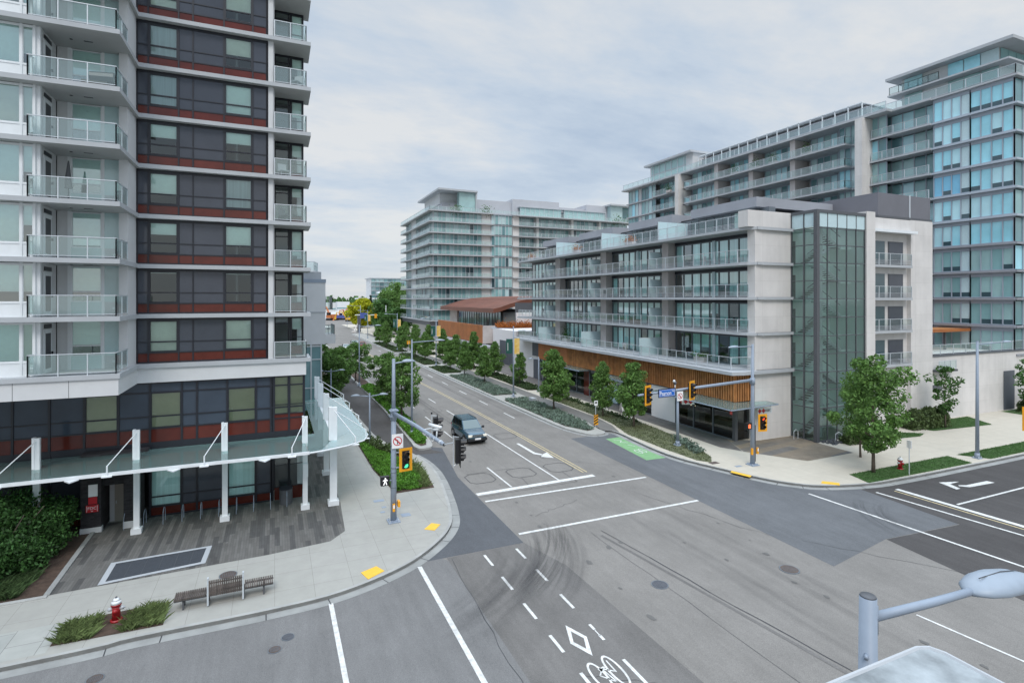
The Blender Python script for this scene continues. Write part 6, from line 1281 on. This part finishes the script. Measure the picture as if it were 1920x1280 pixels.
# tactile pads
def pad(pts,z,lb): b=MB(); b.prism(pts,z,z+.02,'pad_yellow'); tag(b.build('tactile_pad'),lb,'tactile pad','yellow tactile pads')
pad([(7.05,27.45),(7.6,28.05),(7.98,27.7),(7.5,27.1)],H,'yellow tactile pad at the kerb beside the left signal mast'); pad([(3.42,24.2),(4.13,24.5),(4.38,23.95),(3.62,23.5)],H,'yellow tactile pad by the side street crossing, larger in view'); pad([(28.55,28.1),(28.85,28.3),(29.3,27.0),(28.95,26.8)],H,'yellow tactile pad on the far corner by the tall mast'); pad([(32.2,24.1),(32.6,24.35),(33.3,23.65),(32.9,23.35)],H,'yellow tactile pad on the far corner by the lawn strip')
# hazard marker, sandwich board, posts
t=thing('hazard_marker','yellow and black striped marker under a small white sign at the island tip','marker',(27.2,43.0,H)); x,y=27.2,43.0
b=MB(); b.cyl(x,y,H,2.55,.03,'rail_metal',n=8); b.build('post',t); b=MB(); b.box(x-.23,y-.06,.35,x+.23,y-.04,1.3,'yellow_paint')
for i in range(4): z=.38+i*.25; b.face([(x-.23,y-.064,z),(x+.23,y-.064,min(z+.22,1.3)),(x+.23,y-.064,min(z+.34,1.3)),(x-.23,y-.064,z+.12)],'sign_black')
b.build('striped_board',t); b=MB(); b.box(x-.18,y-.06,2.15,x+.18,y-.04,2.6,'sign_white'); s=b.build('sign_plate',t); b=MB(); ring_=[(x+.11*math.cos(2*math.pi*k/14),y-.062,2.42+.11*math.sin(2*math.pi*k/14)) for k in range(14)]; b.face(ring_,'sign_black'); b.build('symbol',s)
t=thing('sandwich_board','white sandwich board standing outside the shop windows','sign',(33.9,48.2,H)); b=MB(); b.face([(33.55,47.9,H),(34.15,47.9,H),(34.15,48.15,1.2),(33.55,48.15,1.2)],'sign_white'); b.face([(33.55,48.4,H),(33.55,48.15,1.2),(34.15,48.15,1.2),(34.15,48.4,H)],'sign_white'); b.build('board',t)
b=MB(); b.cyl(0,0,0,2.3,.03,'rail_metal',n=8); b.box(-.02,-.15,1.8,.02,.15,2.3,'sign_white'); o=b.build('sign_post'); tag(o,'thin grey sign post in front of the far red hydrant','sign post'); o.location=(39.2,22.9,H)
b=MB(); b.cyl(0,0,0,2.9,.04,'rail_metal',n=8); b.box(-.35,-.02,2.0,.35,.02,2.8,'yellow_paint'); o=b.build('warning_sign'); tag(o,'orange-yellow warning sign on the far boulevard by the banner lamps','sign'); o.location=(26.6,117,H)
b=MB(); b.box(27.0,56.0,H,28.0-.5,57,H+.45,'slab_white'); tag(b.build('utility_box'),'low white utility box in the grey-green kerbside bed','utility box')
b=MB(); b.tube([(42.6,30.6,H),(42.6,30.6,.8),(42.9,30.5,.95),(43.1,30.4,.8),(43.1,30.4,H)],.03,'rail_metal',6); tag(b.build('bike_rack'),'steel bike hoop at the foot of the stair tower','bike rack')
b=MB(); b.tube([(40.2,32.6,H),(40.2,32.6,.8),(40.45,32.6,.95),(40.7,32.6,.8),(40.7,32.6,H)],.03,'rail_metal',6); tag(b.build('bike_rack'),'steel bike hoop against the concrete end wall','bike rack')
# distant signal gantry
t=thing('signal_mast','distant signal mast with a blue sign over the far intersection','traffic signal',(34,183,0)); b=MB(); b.cyl(34,183,0,9.8,.2,'white_metal',.14); b.build('pole',t); b=MB(); b.tube([(34,183,6.6),(24,183,6.7)],.12,'white_metal',8); b.build('mast_arm',t); b=MB(); b.box(25.6,182.8,5.6,27.8,182.9,7.4,'blue_thing'); b.build('street_name_sign',t)
for xx in (33.0,30.6): b=MB(); b.box(xx-.4,182.7,5.6,xx+.4,182.8,7.0,'yellow_paint' if xx<32 else 'sign_red'); b.build('signal_head',t)
for i,(x,y) in enumerate(((19.5,150),(27,240),(30.5,232))): b=MB(); b.cyl(0,0,0,7.5,.1,'grey_metal',.06); b.tube([(0,0,7.4),(-2,0,7.6)],.05,'grey_metal',6); b.box(-2.6,-.15,7.5,-1.9,.15,7.65,'white_metal'); o=b.build('street_lamp'); tag(o,'small far street lamp %s'%('on the left side of the road at the bend','beside the far yellow tree, left one','beside the far yellow tree, right one')[i],'street lamp'); o.location=(x-(9 if i==0 else 0),y,0)
# ---------------------------------------------------------------- vehicles
def car(name,lb,paint,L=4.45,W=1.82,Hh=1.72,suv=True,detail=True,cat='car',grp=None):
    t=thing(name,lb,cat,(0,0,0),grp); hw=W/2
    # body: cross-sections front (-Y) to rear
    secs=[(-L/2,.62,.38,.62,.80),(-L/2+.10,.82,.32,.72,.90),(-L/2+.45,.95,.30,.82,.97),(-L/2+1.05,1,.30,.86,1.03),(-L/2+1.35,1,.28,.88,1.07),(0,1,.28,.9,1.08),(L/2-.9,1,.30,.92,1.08),(L/2-.25,.98,.34,.92,1.06),(L/2-.04,.9,.40,.85,1.0),(L/2,.8,.45,.8,.92)]
    b=MB(); rings=[]
    for (y,fw,zb,zm,zt) in secs:
        w=hw*fw; P_=[(-w*.86,zb),(-w,zb+.14),(-w*1.0,zm-.12),(-w*.97,zm),(-w*.88,zt-.02),(-w*.55,zt+.02),(0,zt+.035),(w*.55,zt+.02),(w*.88,zt-.02),(w*.97,zm),(w,zm-.12),(w,zb+.14),(w*.86,zb)]; rings.append(len(b.v)); b.v+=[(x,y,z) for x,z in P_]
    n=13; k=b.mi(paint); kt=b.mi('car_trim')
    for r0,r1 in zip(rings,rings[1:]):
        for j in range(n): b.f.append((r0+j,r1+j,r1+(j+1)%n,r0+(j+1)%n)); b.m.append(kt if j in (0,11,12) else k)
    b.f.append(tuple(rings[0]+j for j in range(n))); b.m.append(k); b.f.append(tuple(rings[-1]+n-1-j for j in range(n))); b.m.append(k)
    bo=b.build('body',t,True); md=bo.modifiers.new('edge','EDGE_SPLIT'); md.split_angle=R(38)
    # cabin
    yb0,yb1=-L/2+1.15,L/2-.12; yt0,yt1=-L/2+1.95,L/2-(.42 if suv else .95); zb,zt=1.05,Hh-.03; wb,wt=hw*.9,hw*.74
    def lerp(a,b_,q): return a+(b_-a)*q
    c=MB(); r=[(-wb,yb0,zb),(wb,yb0,zb),(wb,yb1,zb),(-wb,yb1,zb)]; q=[(-wt,yt0,zt),(wt,yt0,zt),(wt,yt1,zt),(-wt,yt1,zt)]
    for i in range(4): j=(i+1)%4; c.face([r[i],r[j],q[j],q[i]],paint)
    c.build('cabin',t)
    rf=MB(); rf.prism([(-wt-.01,yt0-.02),(wt+.01,yt0-.02),(wt+.02,0),(wt-.02,yt1),(-wt+.02,yt1),(-wt-.02,0)],zt,zt+.045,paint); rf.face([(-wt*.8,yt0+.2,zt+.046),(wt*.8,yt0+.2,zt+.046),(wt*.8,yt1-.2,zt+.052),(-wt*.8,yt1-.2,zt+.052)],paint); rf.build('roof',t)
    def quadglass(nm,A,B_,C_,D,m,inset=.08,off=.012):
        A,B_,C_,D=map(Vector,(A,B_,C_,D)); nrm=(B_-A).cross(D-A).normalized()
        def bl(u,v): return (A.lerp(B_,u)).lerp(D.lerp(C_,u),v)+nrm*off
        g_=MB(); g_.face([bl(inset*.6,inset),bl(1-inset*.6,inset),bl(1-inset*.6,1-inset),bl(inset*.6,1-inset)],m); return g_.build(nm,t)
    quadglass('windscreen',r[0],r[1],q[1],q[0],'windscreen',.06); quadglass('rear_window',r[2],r[3],q[3],q[2],'car_glass',.1)
    for sd in (1,-1):
        A=Vector((sd*wb,yb0,zb)); B_=Vector((sd*wb,yb1,zb)); C_=Vector((sd*wt,yt1,zt)); D=Vector((sd*wt,yt0,zt))
        for (u0,u1) in ((.13,.40),(.43,.68),(.71,.93)):
            def bl(u,v): return A.lerp(B_,u).lerp(D.lerp(C_,u),v)+Vector((sd*.012,0,.004))
            pts=[bl(u0,.1),bl(u1,.1),bl(u1,.9),bl(u0 if u0>.2 else .12,.9)]
            if sd<0: pts=pts[::-1]
            g_=MB(); g_.face(pts,'car_glass'); g_.build('side_window',t)
        q_=MB(); q_.tube([(sd*(wb+.012),yb0+.2,zb+.05),(sd*(wb+.012),yb1-.05,zb+.05)],.014,'chrome',4); q_.build('window_trim',t)
        rr=MB(); rr.tube([(sd*(wt-.03),yt0+.15,zt+.09),(sd*(wt-.03),yt1-.15,zt+.09)],.018,'car_trim',6); rr.build('roof_rail',t)
        m=MB(); m.tube([(sd*(hw-.02),yb0+.35,1.08),(sd*(hw+.2),yb0+.33,1.12)],[.05,.09],'car_trim',8); m.box(sd*(hw+.06),yb0+.26,1.02,sd*(hw+.24),yb0+.36,1.2,'car_trim'); m.build('wing_mirror',t)
        h_=MB(); h_.box(sd*hw*.5,-L/2+.0,.66,sd*hw*.86,-L/2+.16,.84,'headlight'); h_.build('headlight',t); h_=MB(); h_.box(sd*hw*.6,L/2-.06,.75,sd*hw*.86,L/2+.01,1.05,'sign_red'); h_.build('tail_light',t)
        for yy in (-L/2+.82,L/2-.85):
            wl=MB(); wl.tube([(sd*(hw-.20),yy,.35),(sd*(hw+.015),yy,.35)],.35,'rubber',20); wo=wl.build('wheel',t); rm=MB(); rm.tube([(sd*(hw+.0),yy,.35),(sd*(hw+.022),yy,.35)],.22,'rim',14); rm.build('rim',wo)
            if detail:
                ar=MB(); ar.tube([(sd*(hw-.015),yy+.42*math.cos(R(a)),.36+.42*math.sin(R(a))) for a in range(-5,186,19)],.035,'car_trim',5); ar.build('wheel_arch',t)
    g_=MB(); g_.box(-.42,-L/2-.02,.66,.42,-L/2+.1,.84,'car_trim'); 
    for z in (.70,.75,.80): g_.box(-.42,-L/2-.035,z-.012,.42,-L/2-.01,z+.012,'chrome')
    g_.build('grille',t); g_=MB(); g_.box(-.9*hw,-L/2-.05,.34,.9*hw,-L/2+.14,.54,'car_trim'); g_.box(-.86*hw,L/2-.12,.36,.86*hw,L/2+.05,.58,'car_trim'); g_.build('bumper',t)
    g_=MB(); g_.box(-.26,-L/2-.07,.44,.26,-L/2-.05,.58,'sign_white'); g_.build('number_plate',t)
    return t
c1=car('suv','dark teal-blue sport utility vehicle driving towards the intersection','car_blue'); c1.location=(15.25,44.35,.0); c1.rotation_euler=(0,0,R(1.5))
c2=car('car','silver car far down the road, heading away, left of the darker one','car_silver',suv=False,Hh=1.5,detail=False,grp='cars far down the road'); c2.location=(15.2,131,0)
c3=car('car','dark red car far down the road beside the silver one','car_red',suv=False,Hh=1.5,detail=False,grp='cars far down the road'); c3.location=(19.4,136,0); c3.rotation_euler=(0,0,R(180)); 
c4=copy_tree(c2); c4['label']='white car just behind the dark red one, far down the road'; c4.location=(18.6,143,0)
c5=copy_tree(c2); c5['label']='small car crossing at the far intersection on the left'; c5.location=(18,225,0); c5.rotation_euler=(0,0,R(80))
# ---------------------------------------------------------------- things on balconies
def chair(x,y,z,rz,lb,m='charcoal',grp='chairs on the balconies'):
    t=thing('patio_chair',lb,'chair',(0,0,0),grp); b=MB(); b.box(-.26,-.26,.4,.26,.26,.45,m); b.build('seat',t); b=MB(); b.box(-.26,.24,.45,.26,.28,.9,m); b.build('backrest',t)
    for sx_ in (-.23,.23):
        for sy_ in (-.22,.24): b=MB(); b.box(sx_-.02,sy_-.02,0,sx_+.02,sy_+.02,.4,m); b.build('leg',t)
    t.location=(x,y,z); t.rotation_euler=(0,0,rz)
wz=lambda k: Z[k]+.12
t=thing('barbecue','covered black barbecue with brown sides on the left tower balcony, third from the top','barbecue',(-7.7,31.6,wz(5))); b=MB(); b.box(-8.3,31.35,wz(5),-7.3,31.9,wz(5)+.35,'room_floor'); b.build('cabinet',t); b=MB(); b.tube([(-8.0,31.6,wz(5)+.55),(-7.05,31.6,wz(5)+.6)],[.28,.3],'black_plastic',10); b.build('cover',t)
t=thing('garden_umbrella','closed dark garden parasol standing on a left tower balcony','parasol',(-9.0,32.2,wz(3))); b=MB(); b.cyl(-9.0,32.2,wz(3),wz(3)+2.0,.03,'dark_frame'); b.build('pole',t); b=MB(); b.tube([(-9,32.2,wz(3)+.7),(-9.02,32.2,wz(3)+1.2),(-9,32.2,wz(3)+2.0)],[.16,.12,.03],'charcoal',8); b.build('canopy',t); b=MB(); b.cyl(-9,32.2,wz(3),wz(3)+.08,.25,'charcoal'); b.build('base',t)
chair(-7.9,31.9,wz(7),1.0,'pale chair behind the glass of the highest visible left balcony','slab_white'); chair(-8.4,32.3,wz(7),2.4,'pale chair left of its twin on the highest visible left balcony','slab_white')
chair(.5,35.5,wz(4),.4,'white chair on the street-corner balcony level with the tower middle','slab_white'); chair(1.2,35.3,wz(6),-.6,'white chair on a high street-corner balcony','slab_white'); chair(.6,35.4,wz(3),.9,'dark chair on a street-corner balcony lower down')
cz=lambda i: ZA[i]+.13
for (x,y,i,rz,m,lb) in ((37.3,44.5,0,.5,'charcoal','dark chair on the lowest long terrace near the corner'),(37.3,52.6,0,2,'slab_white','white curved chair on the lowest long terrace before the third divider'),(37.3,70,0,1,'slab_white','white chair on the lowest long terrace by the cone-shaped shrub'),(37.3,71.5,0,2.2,'charcoal','dark chair next to the white one on the lowest long terrace'),(37.3,46,2,.3,'slab_white','white chair on the third terrace up, near the corner'),(37.3,48,2,2.9,'charcoal','dark chair on the third terrace up, beside the brown pier'),(37.3,65,2,1.1,'charcoal','dark chair in the middle of the third terrace up'),(37.3,56.5,2,.2,'charcoal','dark chair by the second divider of the third terrace'),(37.3,39.5,3,1.2,'slab_white','white chair at the corner of the fourth terrace up'),(37.3,58,3,1.5,'charcoal','dark chair in the middle of the fourth terrace up'),(38.2,52,4,1.0,'slab_white','white chair on the roof terrace beside the planter'),(38.4,65,4,2.0,'slab_white','white chair on the roof terrace near the orange plants')): chair(x,y,cz(i),rz,lb,m)
b=MB(); b.box(36.7,49.5,cz(1),37.2,50.9,cz(1)+.55,'room_floor'); tag(b.build('storage_box'),'brown wooden box on the second terrace before a brown pier','box')
def planter(x,y,z,lb,m='flower_orange',n=260,s=.5):
    t=thing('planter',lb,'planter',(x,y,z),'terrace planters'); b=MB(); b.box(x-.25,y-.7,z,x+.25,y+.7,z+.45,'concrete_brown'); b.build('box',t); g_=MB()
    for _ in range(n): leaf(g_,(x+random.gauss(0,.2),y+random.gauss(0,.5),z+.5+abs(random.gauss(0,s*.6))),.09,m)
    g_.build('plant',t)
planter(37.2,51.5,cz(4),'orange planting box on the roof terrace behind the nearest divider'); planter(37.2,63.5,cz(4),'orange-brown planting box in the middle of the roof terrace'); planter(37.3,78,cz(4),'red flowered box at the far end of the roof terrace'); planter(37.4,66.8,cz(0),'cone-shaped green shrub in a box on the lowest terrace','leaf_dark',300,1.2); planter(37.2,40.3,cz(0),'low green plant on the lowest terrace near the corner','leaf_maple',160,.3)
for i,y_ in enumerate((57,63,66.5,71,88)): planter(73,y_,33.35+.12,'leafy planter on the top long balcony behind, %s counting from the white fin'%('first','second','third','fourth','last')[i],'leaf_dark',260,1.0)
